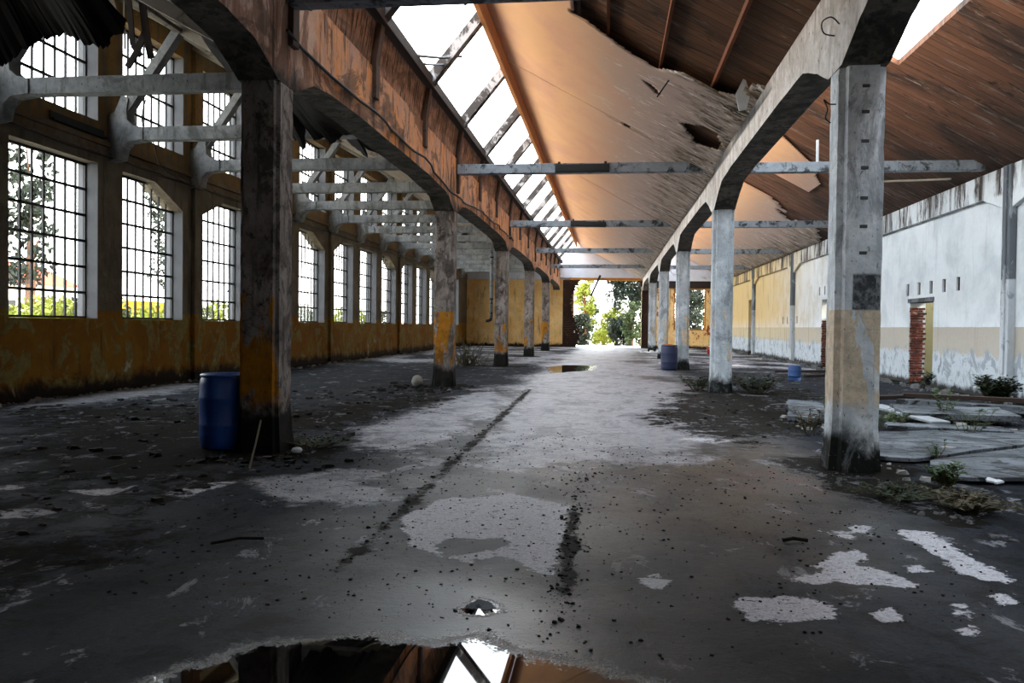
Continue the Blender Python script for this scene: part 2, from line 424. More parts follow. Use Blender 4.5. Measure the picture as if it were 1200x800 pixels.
# floor: concrete with dry patches, damp film, dirt and puddles (masks live on the mesh)
g = G('floor_concrete')
n1 = g.noise(.9, 8, .62, .5); n2 = g.noise(3.2, 9, .68, .6); n3 = g.noise(14, 8, .72); n4 = g.noise(60, 4, .7)
wob = g.ma('ADD', g.ma('MULTIPLY_ADD', n2, .95, -.475), g.ma('MULTIPLY_ADD', n3, .45, -.225))
dry = g.st(g.ma('ADD', g.attr('dry'), wob), .47, .53)
soft = g.st(g.ma('ADD', g.attr('soft'), g.ma('MULTIPLY', wob, 1.0)), .34, .66)
dirt = g.st(g.ma('ADD', g.attr('dirt'), g.ma('MULTIPLY', wob, 1.5)), .40, .60)
pud = g.st(g.ma('ADD', g.attr('puddle'), g.ma('ADD', g.ma('MULTIPLY', wob, .6), g.ma('MULTIPLY_ADD', n4, .5, -.25))), .38, .62)
wet = g.attr('wet'); lane = g.attr('lane')
c = g.mix(g.st(n1, .3, .7), hexc('#181b22'), hexc('#2d3038'))
c = g.mix(g.st(n2, .48, .62), c, hexc('#161617'))
c = g.mix(g.ma('MULTIPLY', g.attr('warm'), g.st(n1, .2, .6)), c, hexc('#5a4c38'))
c = g.mix(g.ma('MULTIPLY', g.attr('red'), g.st(n2, .46, .6)), c, hexc('#5c3024'))
c = g.mix(soft, c, g.mix(g.st(n2, .3, .7), hexc('#8a8a90'), hexc('#aaa9ae')))
blot = g.st(g.noise((1.5, .8, 1), 9, .7, .8), .5, .6)
c = g.mix(g.ma('MULTIPLY', blot, g.ma('MULTIPLY_ADD', soft, -.35, .75)), c, hexc('#0f1013'))
c = g.mix(g.ma('MULTIPLY', g.st(g.noise((2.6, 1.5, 1), 9, .72, .6), .58, .63), g.ma('SUBTRACT', 1.0, wet, clamp=True)), c, hexc('#77777d'))
c = g.mix(dry, c, g.mix(n3, hexc('#bdbcc4'), hexc('#d4d3d9')))
c = g.mix(g.st(n3, .58, .68), c, hexc('#161513'))
c = g.mix(dirt, c, g.mix(n3, hexc('#070605'), hexc('#2a2722')))
c = g.mix(g.ma('MULTIPLY', dirt, g.st(g.noise((2.2, 1.6, 1), 9, .75, 1.2), .57, .61)), c, hexc('#6c6c72'))
c = g.mul(c, g.ma('MULTIPLY_ADD', g.st(g.noise(55, 3, .7), .3, .7), .5, .72))
c = g.mix(g.st(g.noise((9, 24, 9), 4, .7), .60, .66), c, hexc('#0e0e0f'))
spk = g.st(g.noise(42, 3, .6), .66, .70)
c = g.mix(g.ma('MULTIPLY', spk, .8), c, hexc('#100f0e'))
c = g.mul(c, g.ma('MULTIPLY_ADD', wet, -.55, 1.0))
c = g.mix(pud, c, hexc('#080706'))
r = g.ma('MULTIPLY_ADD', g.st(n1, .35, .65), .2, .34)
r = g.ma('ADD', r, g.ma('MULTIPLY', g.ma('SUBTRACT', 1.0, lane), .35))
r = g.ma('MULTIPLY', r, g.ma('MULTIPLY_ADD', wet, -.55, 1.0))
r = g.ma('MAXIMUM', r, g.ma('MULTIPLY', g.ma('MAXIMUM', dry, g.ma('MULTIPLY', soft, .8)), .62))
r = g.ma('MAXIMUM', r, g.ma('MULTIPLY', dirt, .8))
r = g.ma('MULTIPLY', r, g.ma('SUBTRACT', 1.0, g.ma('MULTIPLY', pud, .96)))
dist_h = g.ma('MULTIPLY', g.ma('ADD', n3, g.ma('MULTIPLY', n4, .5)), g.ma('SUBTRACT', 1.0, pud))
b = g.bump(g.ma('MULTIPLY', dist_h, g.ma('MULTIPLY_ADD', wet, -.72, 1.0)), .45, .02)
b = g.bump(g.ma('MULTIPLY', dirt, n2), .6, .04, b)
M['floor_concrete'] = g.done(c, r, b, .5)
sp_ = g.ma('MULTIPLY_ADD', lane, .34, .05)
sp_ = g.ma('MULTIPLY', sp_, g.ma('SUBTRACT', 1.0, g.ma('MULTIPLY', dirt, .8)))
sp_ = g.ma('MAXIMUM', sp_, g.ma('MAXIMUM', g.ma('MULTIPLY', pud, .5), g.ma('MULTIPLY', wet, .4)))
g.L.new(sp_, g.b.inputs['Specular IOR Level'])

# ------------------------------------------------------------------ measured layout (metres)
XL, XR, HALF = -4.2, 2.72, .25
S = 10.9; CY = [9.54 + S*i for i in range(5)]
ALLY = [9.54 - S] + CY + [9.54 + 5*S]        # the bay that stands behind the camera as well
WX, RX, EY, FY = -11.4, 9.0, 64.0, -13.0
CAP = 4.45
SL = .555
zl_left = lambda x: 5.36 + SL*(-4.4 - x)
z_nave = lambda x: 5.36 + SL*(2.4 - x)
z_right = lambda x: 5.30 + SL*(8.9 - x)
PITCH = 3.6333
WY0, WOPEN = 14.22, 2.72

# ------------------------------------------------------------------ floor
polys = {
'dry_center':[(-1.94, 14.91), (-1.69, 21.85), (-0.35, 24.06), (1.56, 19.83), (2.72, 16.03), (0.87, 9.63), (-0.12, 9.09), (-0.71, 9.32), (-1.24, 8.55), (-1.53, 8.87), (-1.77, 10.9)],
'dry_B':[(-1.66, 6.39), (-1.43, 7.2), (-0.89, 7.49), (-0.39, 7.16), (-0.29, 6.34), (-0.32, 5.49), (-0.34, 4.99), (-0.55, 5.25), (-0.7, 5.47), (-0.85, 5.3), (-1.12, 5.36), (-1.42, 5.71)],
'dark_C':[(-1.23, 5.56), (-1.11, 5.91), (-0.94, 5.84), (-0.76, 5.92), (-0.67, 5.69), (-0.88, 5.48), (-1.1, 5.4)],
'D':[(0.7, 4.7), (0.86, 4.83), (1.07, 4.9), (1.24, 4.83), (1.28, 4.69), (1.22, 4.54), (0.99, 4.43), (0.82, 4.48), (0.76, 4.61)],
'E':[(1.12, 5.23), (1.3, 5.36), (1.57, 5.7), (1.78, 5.55), (1.94, 5.25), (1.8, 5.16), (1.56, 5.19), (1.45, 5.24), (1.25, 5.14)],
'E2':[(1.6, 5.91), (1.82, 6.06), (1.78, 5.88), (1.64, 5.65), (1.38, 5.49), (1.46, 5.68)],
'F':[(1.58, 6.6), (1.74, 6.54), (1.89, 6.52), (1.79, 6.34), (1.69, 6.48)],
'F2':[(1.97, 6.78), (2.09, 6.74), (1.97, 6.48), (1.92, 6.57)],
'G':[(2.28, 6.69), (2.49, 6.62), (2.51, 6.06), (2.57, 5.53), (2.46, 5.37), (2.25, 5.55), (2.29, 5.92), (2.25, 6.42)],
'H1':[(1.96, 4.85), (2.05, 4.89), (2.02, 4.78), (1.93, 4.68)],
'H2':[(1.52, 4.7), (1.59, 4.75), (1.6, 4.66), (1.51, 4.58)],
'H3':[(1.83, 4.5), (1.93, 4.54), (1.94, 4.45), (1.86, 4.37)],
'H4':[(0.22, 5.05), (0.32, 5.19), (0.4, 5.07), (0.31, 4.91), (0.24, 4.93)],
'I':[(1.93, 5.65), (2.06, 5.67), (2.09, 5.52), (1.96, 5.47)],
'I2':[(2.29, 5.07), (2.37, 5.13), (2.36, 5.0), (2.27, 4.93)],
'J1':[(-4.96, 6.09), (-4.74, 6.2), (-4.45, 6.12), (-4.55, 5.86), (-4.75, 5.83)],
'J2':[(-4.98, 6.91), (-4.69, 7.04), (-4.46, 7.29), (-4.48, 6.73)],
'J3':[(-4.03, 6.92), (-4.01, 7.42), (-3.58, 7.72), (-3.67, 7.18), (-3.74, 6.78)],
'J4':[(-5.68, 6.98), (-5.54, 7.13), (-5.38, 6.87), (-5.48, 6.74)],
'J5':[(-4.55, 6.53), (-4.2, 6.42), (-4.25, 6.22)],
'K':[(-3.3, 7.68), (-2.83, 8.36), (-2.11, 7.55), (-2.08, 7.08), (-2.67, 6.76)],
'L':[(-11.58, 14.22), (-11.62, 21.73), (-9.5, 17.84), (-9.58, 14.37), (-9.4, 11.54)],
'mid_left':[(-3.77, 11.9), (-3.24, 19.87), (-1.99, 16.65), (-2.14, 10.42), (-2.71, 9.24)],
'strips':[(0.93, 11.73), (1.42, 11.83), (1.89, 11.66), (1.47, 11.32)],
'M1':[(-5.85, 13.97), (-4.39, 19.26), (-3.01, 16.8), (-3.37, 12.91), (-3.85, 11.37), (-3.78, 9.03), (-3.73, 7.47), (-3.68, 6.19), (-3.31, 4.8), (-3.37, 4.13), (-10.48, 12.86), (-9.32, 14.8)],
'M2':[(1.15, 19.72), (3.01, 21.62), (5.54, 22.34), (3.7, 13.54), (2.07, 10.89), (1.32, 11.99), (0.37, 13.38)],
'M3':[(2.25, 9.0), (3.14, 9.07), (3.36, 8.13), (3.49, 7.44), (2.81, 6.95), (2.38, 7.24), (2.18, 7.92)],
'M4':[(-0.36, 6.93), (-0.21, 6.86), (-0.21, 5.72), (-0.21, 4.78), (-0.27, 4.69), (-0.29, 5.71)],
'M5':[(-2.03, 20.2), (-1.88, 19.96), (-1.7, 10.51), (-1.64, 4.85), (-1.74, 4.84), (-1.87, 10.47)],
'pud':[(-2.3, 2.4), (-1.99, 3.3), (-1.71, 3.78), (-1.25, 3.97), (-0.88, 3.91), (-0.72, 3.98), (-0.63, 4.06), (-0.45, 3.85), (-0.04, 3.76), (0.23, 3.57), (.5, 2.4)],
'pud2':[(-0.82, 4.36), (-0.79, 4.51), (-0.74, 4.61), (-0.6, 4.51), (-0.55, 4.38), (-0.64, 4.28), (-0.73, 4.28)],
'pud3':[(-2.54, 31.07), (-1.9, 33.5), (-0.49, 33.27), (-0.58, 29.26), (-1.96, 27.14)],
'wet':[(-1.39, 3.33), (-1.54, 4.14), (-1.44, 5.11), (-0.98, 5.09), (-0.6, 5.09), (-0.05, 4.65), (0.26, 3.57)],
'red':[(1.33, 9.42), (2.38, 9.92), (2.42, 8.84), (1.78, 8.05), (1.3, 8.63)],
'warm':[(0.27, 9.51), (2.0, 10.51), (1.97, 7.88), (1.14, 5.95), (0.34, 6.89)],
'slabR':[(2.84, 14.57), (4.49, 16.45), (5.74, 12.03), (2.89, 6.01), (2.91, 7.02), (3.01, 9.2), (4.47, 13.71)],
}
def sdf(poly, P):
    """signed distance, positive inside"""
    n = len(poly); d2 = np.full(len(P), 1e9); ins = np.zeros(len(P), bool)
    for i in range(n):
        a = np.array(poly[i]); b = np.array(poly[(i+1) % n]); e = b-a; w = P-a
        t = np.clip((w@e)/max(e@e, 1e-9), 0, 1)
        d2 = np.minimum(d2, ((w - t[:, None]*e)**2).sum(1))
        c = ((a[1] <= P[:, 1]) != (b[1] <= P[:, 1]))
        with np.errstate(divide='ignore', invalid='ignore'):
            xi = a[0] + (P[:, 1]-a[1])*e[0]/(e[1] if e[1] else 1e-9)
        ins ^= c & (P[:, 0] < xi)
    d = np.sqrt(d2)
    return np.where(ins, d, -d)

xs = np.unique(np.round(np.concatenate([np.arange(-12.0, -6, .2), np.arange(-6, 5, .055), np.arange(5, 9.5, .16), [9.5]]), 4))
ys = np.unique(np.round(np.concatenate([np.arange(FY-.4, 2.5, .8), np.arange(2.5, 12, .055), np.arange(12, 26, .14), np.arange(26, 64.6, .4), [64.6]]), 4))
GX, GY = np.meshgrid(xs, ys); P = np.stack([GX.ravel(), GY.ravel()], 1)
nz = np.array([mnoise.noise((x*.5, y*.35, 3.1)) for x, y in P])
nz2 = np.array([mnoise.noise((x*1.7, y*1.1, 9.7)) for x, y in P])
# the floor is a touch uneven away from the middle lane
Z = (nz*.02 + nz2*.008)*np.clip((np.abs(P[:, 0]+.6)-2.6)/2, 0, 1) - .012
def field(keys, width, amp=0.0, base=0.0):
    """0..1 mask: .5 on the outline, blending over +-width metres (wider far away)"""
    out = np.full(len(P), base)
    for k in keys:
        p = polys[k]
        w = width*max(1.0, np.mean([q[1] for q in p])/6)
        out = np.maximum(out, np.clip(.5 + (sdf(p, P) + amp*nz2)/(2*w), 0, 1))
    return out
att = {}
att['dry'] = field(['dry_B', 'D', 'E', 'E2', 'F', 'F2', 'G', 'H1', 'H2', 'H3', 'H4', 'I', 'I2', 'J1', 'J2', 'J3', 'J4', 'J5', 'strips'], .2)
att['dry'] = np.minimum(att['dry'], 1 - field(['dark_C'], .16))
far_lane = np.clip((P[:, 1]-15)/6, 0, 1)*np.clip(1.2-np.abs(P[:, 0]+.4)/3.6, 0, 1)
att['soft'] = np.maximum.reduce([field(['dry_center', 'K', 'mid_left'], .35, .5), field(['L'], .4, .6)*.8,
      np.clip(far_lane + nz*.5, 0, 1)*.8, np.clip((P[:, 1]-24)/10, 0, 1)*(.5+.5*nz), field(['slabR'], .5, .4)*.45])
att['dirt'] = np.maximum.reduce([field(['M1'], .6, 1.0)*.72, field(['M2'], .4, .6)*.78, field(['M3'], .15, .3),
      field(['M4'], .06, .06)*.8, field(['M5'], .05, .06)*.8,
      np.clip(1-np.abs(P[:, 0]-RX+.2)/.9, 0, 1)*.8, np.clip(1-np.abs(P[:, 0]-WX-.1)/.8, 0, 1)*.7,
      np.clip(np.abs(P[:, 0]-4.3)*-.5+1, 0, 1)*np.clip((P[:, 1]-16)/4, 0, 1)*(.35+.4*nz)])
for cx in (XL, XR):
    for cy in CY:
        d = np.hypot((P[:, 0]-cx)*.9, P[:, 1]-cy)
        att['dirt'] = np.maximum(att['dirt'], np.clip(1.25 - d/1.0 + .4*nz2, 0, .9))
att['puddle'] = np.maximum(np.maximum(field(['pud'], .28), field(['pud2'], .1)), field(['pud3'], .12)*.95)
att['wet'] = np.maximum(field(['wet'], .4), np.clip(1-(P[:, 1]-3.5)/5.5, 0, 1)*np.clip(1.6-np.abs(P[:, 0]+.4)/1.2, 0, 1)*.6)  # wet outline plus a ramp that also darkens the floor towards the viewer
att['lane'] = np.clip(1.0 - np.maximum(0, np.abs(P[:, 0]-.05)-2.0)/.9 + .25*nz, 0, 1)*np.clip((P[:, 1]-2)/6, .12, 1)
att['warm'] = field(['warm'], .7, .6)
att['red'] = field(['red'], .4, .4)
nx, ny = len(xs), len(ys)
idx = np.arange(nx*ny).reshape(ny, nx)
F = np.stack([idx[:-1, :-1], idx[:-1, 1:], idx[1:, 1:], idx[1:, :-1]], -1).reshape(-1, 4)
me = bpy.data.meshes.new('floor')
me.from_pydata(np.column_stack([P, Z]).tolist(), [], F.tolist())
for k, v in att.items():
    me.attributes.new(k, 'FLOAT', 'POINT').data.foreach_set('value', v.astype(np.float32))
me.polygons.foreach_set('use_smooth', [True]*len(me.polygons))
me.materials.append(M['floor_concrete'])
fo = bpy.data.objects.new('floor', me); COL.objects.link(fo); tag(fo, kind='structure')

def struct(name, mb, m, parent=None, bevel=0, **k):
    o = mb.build(name, M[m], parent, bevel=bevel, **k)
    if parent is None: tag(o, kind='structure')
    return o

# ground outside
mb = MB().box(-70, 60, 64.6, 120, -.3, -.06).box(-70, -12.02, -20, 64.6, -.3, -.06).box(12.2, 60, -20, 64.6, -.3, -.06)
struct('ground', mb, 'gravel_ground')

# ------------------------------------------------------------------ window wall
OUT = WX - .5
bays = list(range(-1, 13))  # wall nearer the viewer, unseen, left solid to darken the foreground
wy = lambda k: WY0 + PITCH*k
holes = []
for k in bays:
    holes += [(wy(k), wy(k)+WOPEN, 1.61, 5.08), (wy(k), wy(k)+WOPEN, 6.02, 8.6)]
mb = MB().cells([FY-.4, EY+.6], [-.3, 10.2], holes, 'x', OUT, WX)
for k in bays:          # haunched heads over the lower openings
    y0, y1 = wy(k), wy(k)+WOPEN
    j = k % 3           # 0 flat, 1 falls away on the far side, 2 on the near side
    if j == 1: mb.prism([(y1-1.35, 5.081), (y1-1.2, 5.02), (y1, 4.52), (y1, 5.081)], 'x', OUT, WX-.001)
    if j == 2: mb.prism([(y0+1.35, 5.081), (y0+1.2, 5.02), (y0, 4.52), (y0, 5.081)], 'x', OUT, WX-.001)
struct('wall_left', mb, 'wall_window_side')
# plaster pilasters and string courses
for i, yc in enumerate([21.17 - S] + [21.17 + S*q for q in range(4)]):
    mb = MB().box(WX, WX+.13, yc-.19, yc+.19, 0, 9.0).box(WX, WX+.17, yc-.25, yc+.25, 5.2, 5.75)
    struct('trim_%d' % (i+1), mb, 'wall_window_side', bevel=.02)
mb = MB().box(WX, WX+.10, FY, EY, 5.5, 5.6).box(WX, WX+.06, FY, EY, 5.3, 5.36)
struct('trim_6', mb, 'wall_window_side')
# pale reveals on the far jambs
mb = MB()
for k in bays:
    y1 = wy(k)+WOPEN
    mb.box(OUT+.01, WX-.005, y1-.012, y1+.004, 1.62, 4.5 if k % 3 == 1 else 5.07)
    mb.box(OUT+.01, WX-.005, y1-.012, y1+.004, 6.03, 8.59)
struct('trim_7', mb, 'window_reveal')

def window_mesh(h, cols, rows, w=WOPEN):
    f = MB(); x = 0
    f.box(-.03, .03, 0, w, 0, .05).box(-.03, .03, 0, w, h-.05, h).box(-.03, .03, 0, .05, 0, h).box(-.03, .03, w-.05, w, 0, h)
    for i in range(1, cols):
        y = w*i/cols; f.box(-.018, .018, y-.024, y+.024, .05, h-.05)
    for j in range(1, rows):
        z = h*j/rows; f.box(-.022, .022, .05, w-.05, z-.028, z+.028)
    return f
wn = 1
low_f = window_mesh(3.46, 8, 6).build('window_0', M['iron'])
low_p = MB().box(-.004, .004, .02, WOPEN-.02, .02, 3.44).build('glazing', M['dirty_glass'], low_f)
up_f = window_mesh(2.57, 8, 4).build('window_0', M['iron'])
up_p = MB().box(-.004, .004, .02, WOPEN-.02, .02, 2.55).build('glazing', M['dirty_glass'], up_f)
for k in bays:
    for src, z in ((low_f, 1.615), (up_f, 6.025)):
        o = copy_tree(src); o.name = 'window_%d' % wn; wn += 1
        o.location = (WX-.31, wy(k), z); tag(o, kind='structure')
for o in (low_p, up_p, low_f, up_f): bpy.data.objects.remove(o)

# ------------------------------------------------------------------ wall with the doorways
doors = [(24.0, 25.8, 0.0, 2.40), (34.4, 36.1, 0.0, 2.85), (52.2, 54.6, 0.0, 3.45)]
slots = []
for d0, d1, z in ((23.2, 25.9, 2.62), (33.9, 36.4, 3.05), (40.6, 43.8, 1.85)):
    n = 5 if d0 < 30 else 4
    for i in range(n):
        y = d0 - .9 + (d1-d0+.9)*i/(n-1) if n == 5 else d0 + (d1-d0)*i/(n-1)
        slots.append((y, y+.22, z, z+.36))
mb = MB().cells([FY-.4, EY+.6], [-.3, 5.6], [(a, b, z0-.02, z1) for a, b, z0, z1 in doors] + slots, 'x', RX, RX+.16)
mb2 = MB().cells([FY-.4, EY+.6], [-.3, 5.6], [(a, b, z0-.02, z1) for a, b, z0, z1 in doors], 'x', RX+.16, RX+.45)
mb.add(mb2.v, mb2.f)
struct('wall_right', mb, 'wall_door_side')
mb = MB()
for a, b, c_, d in slots: mb.box(RX+.05, RX+.159, a+.003, b-.003, c_+.003, d-.003)
struct('trim_70', mb, 'black_rag_slot_shade')  # black blocks painting shade into the shallow wall slots
# beam along the top of that wall, haunched at its pilasters
py = [19.55 - 2*S, 19.55 - S] + [19.55 + S*i for i in range(4)]
tn = 8
for i, yc in enumerate(py):
    y1 = (py[i+1] if i+1 < len(py) else EY)
    poly = [(yc+.19, 5.32), (yc+.19, 4.35), (yc+1.3, 4.72), (y1-1.5, 4.72), (y1-.19, 4.35), (y1-.19, 5.32)]
    struct('trim_%d' % tn, MB().prism(poly, 'x', RX-.12, RX), 'wall_door_side', bevel=.01); tn += 1
    mb = MB().box(RX-.16, RX, yc-.19, yc+.19, 0, 5.32).box(RX-.2, RX, yc-.07, yc+.05, 0.6, 5.3)
    struct('trim_%d' % tn, mb, 'pilaster_grey', bevel=.015); tn += 1
# broken brick jambs of the two nearer doorways
def brick_jamb(y, ztop, seed, name, both=False):
    r = random.Random(seed); m = MB(); z = 0.02; row = 0
    while z < ztop:
        d = r.uniform(.02, .13)
        x0 = RX + r.uniform(-.02, .04); 
        if row % 2: m.box(x0, RX+.24, y-d, y, z, z+.062).box(RX+.25, RX+.44, y-d*r.uniform(.6, 1), y, z, z+.062)
        else: m.box(x0, RX+.12, y-d, y, z, z+.062).box(RX+.13, RX+.36, y-d*r.uniform(.6, 1), y, z, z+.062)
        z += .075; row += 1
    struct(name, m, 'jamb_brick', bevel=.006, weld=False)
brick_jamb(25.8, 2.2, 3, 'trim_%d' % tn); tn += 1
brick_jamb(36.1, 1.95, 5, 'trim_%d' % tn); tn += 1
struct('trim_%d' % tn, MB().box(RX-.02, RX+.3, 23.95, 25.95, 2.40, 2.52), 'concrete_slab'); tn += 1
# rooms behind the doorways
mb = MB().box(RX+2.6, RX+2.8, 17, 45, -.1, 3.6).box(RX+.46, RX+2.6, 44.8, 45, -.1, 3.6).box(RX+.46, RX+2.6, 30.5, 30.7, -.1, 3.6)
struct('wall_annex', mb, 'back_room')
struct('floor_annex', MB().box(RX+.45, RX+3.2, 17, 60, -.2, -.03), 'concrete_slab')
struct('ceiling_annex', MB().box(RX+.46, RX+1.7, 17, 60, 3.6, 3.75), 'cream_lining')  # unseen half ceiling, shaped to let some sky light into the rooms
mb = MB()
for i in range(6): mb.box(RX+.2, RX+.24, 52.2+.4*i+.006, 52.2+.4*(i+1)-.006, .02, 3.44)
d1 = struct('door_1', mb, 'dark_timber')
MB().box(RX+.17, RX+.2, 52.35, 54.45, .6, .74).box(RX+.17, RX+.2, 52.35, 54.45, 2.6, 2.74).build('ledge', M['dark_timber'], d1)
MB().tube([(RX+.2, 52.5, 1.05), (RX+.12, 52.5, 1.05), (RX+.12, 52.65, 1.05)], .015).build('door_handle', M['rust_iron'], d1)

# ------------------------------------------------------------------ end walls
mb = MB().cells([OUT, RX+.45], [-.3, 5.3], [(-2.85, 2.42, -.31, 5.28), (4.9, 7.35, 1.46, 4.62)], 'y', EY, EY+.45)
struct('wall_back', mb, 'wall_end_orange')
mb = MB().prism([(OUT, 5.3), (-4.3, 5.3), (-4.3, 5.4), (OUT, zl_left(OUT))], 'y', EY, EY+.45)
mb.prism([(-4.3, 5.3), (2.72, 5.3), (2.72, 5.4), (-2.6, 8.15), (-4.1, 6.6), (-4.3, 6.6)], 'y', EY, EY+.45)
mb.prism([(2.72, 5.3), (RX+.45, 5.3), (4.4, 7.8), (2.9, 6.6)], 'y', EY, EY+.45)
mb.box(-4.1, 2.5, EY-.22, EY, 5.42, 6.25)
mb.box(OUT+.6, -4.5, EY-.2, EY, 5.35, 6.0).box(2.98, 8.8, EY-.2, EY, 5.2, 5.75)
struct('wall_gable', mb, 'gable_white')
struct('trim_%d' % tn, MB().box(-3.2, 2.5, EY-.2, EY+.2, 5.22, 5.42), 'lintel_timber', bevel=.01); tn += 1
# toothed dark brick jamb on the near side of the opening, plain dark pier on the other
m = MB(); r = random.Random(4); z = 0
while z < 5.2:
    e = -2.72 + .32*math.sin(z*1.3+.4) + r.uniform(-.12, .12)
    m.box(-3.7, e, EY-.34, EY+.05, z, z+.1).box(-3.4+r.uniform(0, .3), e-r.uniform(.05, .3), EY-.42, EY-.3, z+.01, z+.09); z += .105
struct('trim_%d' % tn, m, 'dark_brick', weld=False); tn += 1
struct('trim_%d' % tn, MB().box(2.42, 2.95, EY-.3, EY+.1, 0, 4.75).box(2.3, 2.9, EY-.3, EY+.1, 4.76, 5.2), 'dark_brick', bevel=.01); tn += 1
# window opening in the end wall: frame only, no sash left
fr = MB().box(4.9, 7.35, EY+.08, EY+.2, 4.54, 4.62).box(7.25, 7.35, EY+.08, EY+.2, 1.46, 4.54).box(4.9, 5.0, EY+.08, EY+.2, 1.46, 4.54).box(4.9, 7.35, EY-.05, EY+.3, 1.42, 1.5)
struct('window_%d' % wn, fr, 'lintel_timber')
struct('trim_%d' % tn, MB().box(2.98, 8.98, EY-.12, EY, 4.66, 5.2), 'dark_timber'); tn += 1
# unseen wall added behind the viewer to close off light
mb = MB().prism([(OUT, -.3), (RX+.45, -.3), (RX+.45, 5.2), (4.4, 7.8), (2.72, 5.4), (-2.6, 8.15), (-4.2, 5.4), (OUT, zl_left(OUT))], 'y', FY-.4, FY)
struct('wall_front_blocker', mb, 'wall_window_side')

# ------------------------------------------------------------------ roof
def slope_slab(name, x0, x1, zf, y0, y1, m, th=.12, dz=0.0, holes=()):
    us, ws = [x0, x1], [y0, y1]
    b = MB().cells(us, ws, list(holes), 'z', 0.0, th)
    b.v = [(x, y, z + zf(x) + dz) for x, y, z in b.v]
    return struct(name, b, m)
slope_slab('ceiling_left', OUT-.3, -4.42, zl_left, FY-.4, EY+.6, 'black_lining', dz=.04)
slope_slab('ceiling_nave', -2.62, 2.5, z_nave, FY-.4, EY+.6, 'roof_boards_dark', dz=.2)
slope_slab('ceiling_right', 4.3, RX+.5, z_right, FY-.4, EY+.6, 'roof_boards', dz=.05,
           holes=[(4.45, 5.85, 11.2, 17.7)])
slope_slab('roof_left', OUT-.4, -4.46, zl_left, FY-.4, EY+.6, 'roof_tile_outer', dz=.18)
slope_slab('roof_nave', -2.62, 2.5, z_nave, FY-.4, EY+.6, 'roof_tile_outer', dz=.36)
# unseen strip added over the roof glazing to block light from the foreground
mb = MB().prism([(-4.0, 6.65), (-2.6, 8.3), (-2.6, 8.45), (-4.1, 6.8)], 'y', FY-.4, 9.4)
struct('ceiling_light_blocker', mb, 'roof_boards_dark')

# plaster sheets under the nave boards, with the torn edge and the rotten hole
tear = [(-.72, 14.45), (-.55, 14.4), (.32, 14.9), (.78, 15.0), (1.18, 14.5), (1.78, 14.48), (2.16, 14.2), (2.2, 13.4), (2.5, 13.0), (2.5, FY), (-.72, FY)]
rot = [(1.46, 17.42), (1.85, 16.75), (2.1, 16.9), (2.28, 17.4), (2.28, 18.0), (1.83, 18.4)]
rips = [[(-.2, 20.05), (.4, 20.0), (1.3, 20.18), (.6, 20.22), (-.1, 20.14)], [(.5, 15.9), (.8, 16.0), (1.0, 16.4), (.85, 16.35)]]
def plaster(name, x0, x1, zf, y0, y1, step, cut, edge_noise=.08, amp=.03, m='ceiling_plaster', step_y=None):
    X = np.arange(x0, x1+1e-6, step); Y = np.arange(y0, y1+1e-6, step_y or step)
    cxs, cys = (X[:-1]+X[1:])/2, (Y[:-1]+Y[1:])/2
    A, B = np.meshgrid(cxs, cys); Q = np.stack([A.ravel(), B.ravel()], 1)
    jit = np.array([mnoise.noise((a*3.1, b*3.1, 1.0)) for a, b in Q])
    keep = np.ones(len(Q), bool)
    for c, en in cut: keep &= (sdf(c, Q) + en*jit) < 0
    b = MB(); nxx = len(X)
    for j, y in enumerate(Y):
        for i, x in enumerate(X):
            lowf = max(0, 1-(abs(x-x1))/1.3)
            dz = amp*lowf*mnoise.noise((x*2.2, y*1.3, 5)) + .012*mnoise.noise((x*.9, y*.5, 2))
            b.v.append((x, y, zf(x)+dz))
    k = 0
    for j in range(len(Y)-1):
        for i in range(nxx-1):
            if keep[k]: b.f.append((j*nxx+i, (j+1)*nxx+i, (j+1)*nxx+i+1, j*nxx+i+1))
            k += 1
    o = b.build(name, M[m], smooth=True, recalc=False, weld=False)
    sm = o.modifiers.new('s', 'SOLIDIFY'); sm.thickness = .03; sm.offset = 1
    return tag(o, kind='structure')
cuts = [(tear, .05), (rot, .10)] + [(q, .02) for q in rips]
seam = [[(-2.7, 19.93), (2.6, 19.93), (2.6, 19.965), (-2.7, 19.965)]]
plaster('ceiling_plaster_1', -2.58, 2.45, z_nave, 6.0, 19.93, .0629, cuts)
plaster('ceiling_plaster_2', -2.58, 2.45, z_nave, 19.97, 31.2, .0838, cuts)
plaster('ceiling_plaster_3', -2.58, 2.45, z_nave, 31.24, 64.0, .1257, [], step_y=.3)
# battens and joists bared behind the tear
mb = MB()
for x in (-.1, .85, 1.75):
    mb.box(x-.025, x+.025, 6, 15.2 + (.3 if x < 1 else 0), z_nave(x)+.08, z_nave(x)+.19)
struct('trim_%d' % tn, mb, 'timber_batten'); tn += 1
mb = MB().box(-.64, -.58, 6, 14.5, z_nave(-.6)+.03, z_nave(-.6)+.2)
struct('trim_%d' % tn, mb, 'dark_timber'); tn += 1
# plaster left on the aisle roof beside the white wall
q1 = [(4.4, 25.3), (4.95, 25.3), (6.1, 26.4), (6.9, 28.2), (6.9, 35), (4.4, 35)]
box1 = [(3, 18), (10, 18), (10, 29.8), (3, 29.8)]
def inv_plaster():
    big = [(3.9, 24.9), (9, 24.9), (9, 31), (3.9, 31)]
    Xs = np.arange(4.4, 6.9, .08); Ys = np.arange(25, 29.6, .08)
    b = MB()
    for x in Xs:
        for y in Ys:
            if sdf(q1, np.array([[x+.04, y+.04]]))[0] > 0: b.add([(x, y, z_right(x)), (x, y+.08, z_right(x)), (x+.08, y+.08, z_right(x+.08)), (x+.08, y, z_right(x+.08))], [(0, 1, 2, 3)])
    o = b.build('ceiling_plaster_4', M['ceiling_plaster'], recalc=False)
    sm = o.modifiers.new('s', 'SOLIDIFY'); sm.thickness = .03; sm.offset = 1
    tag(o, kind='structure')
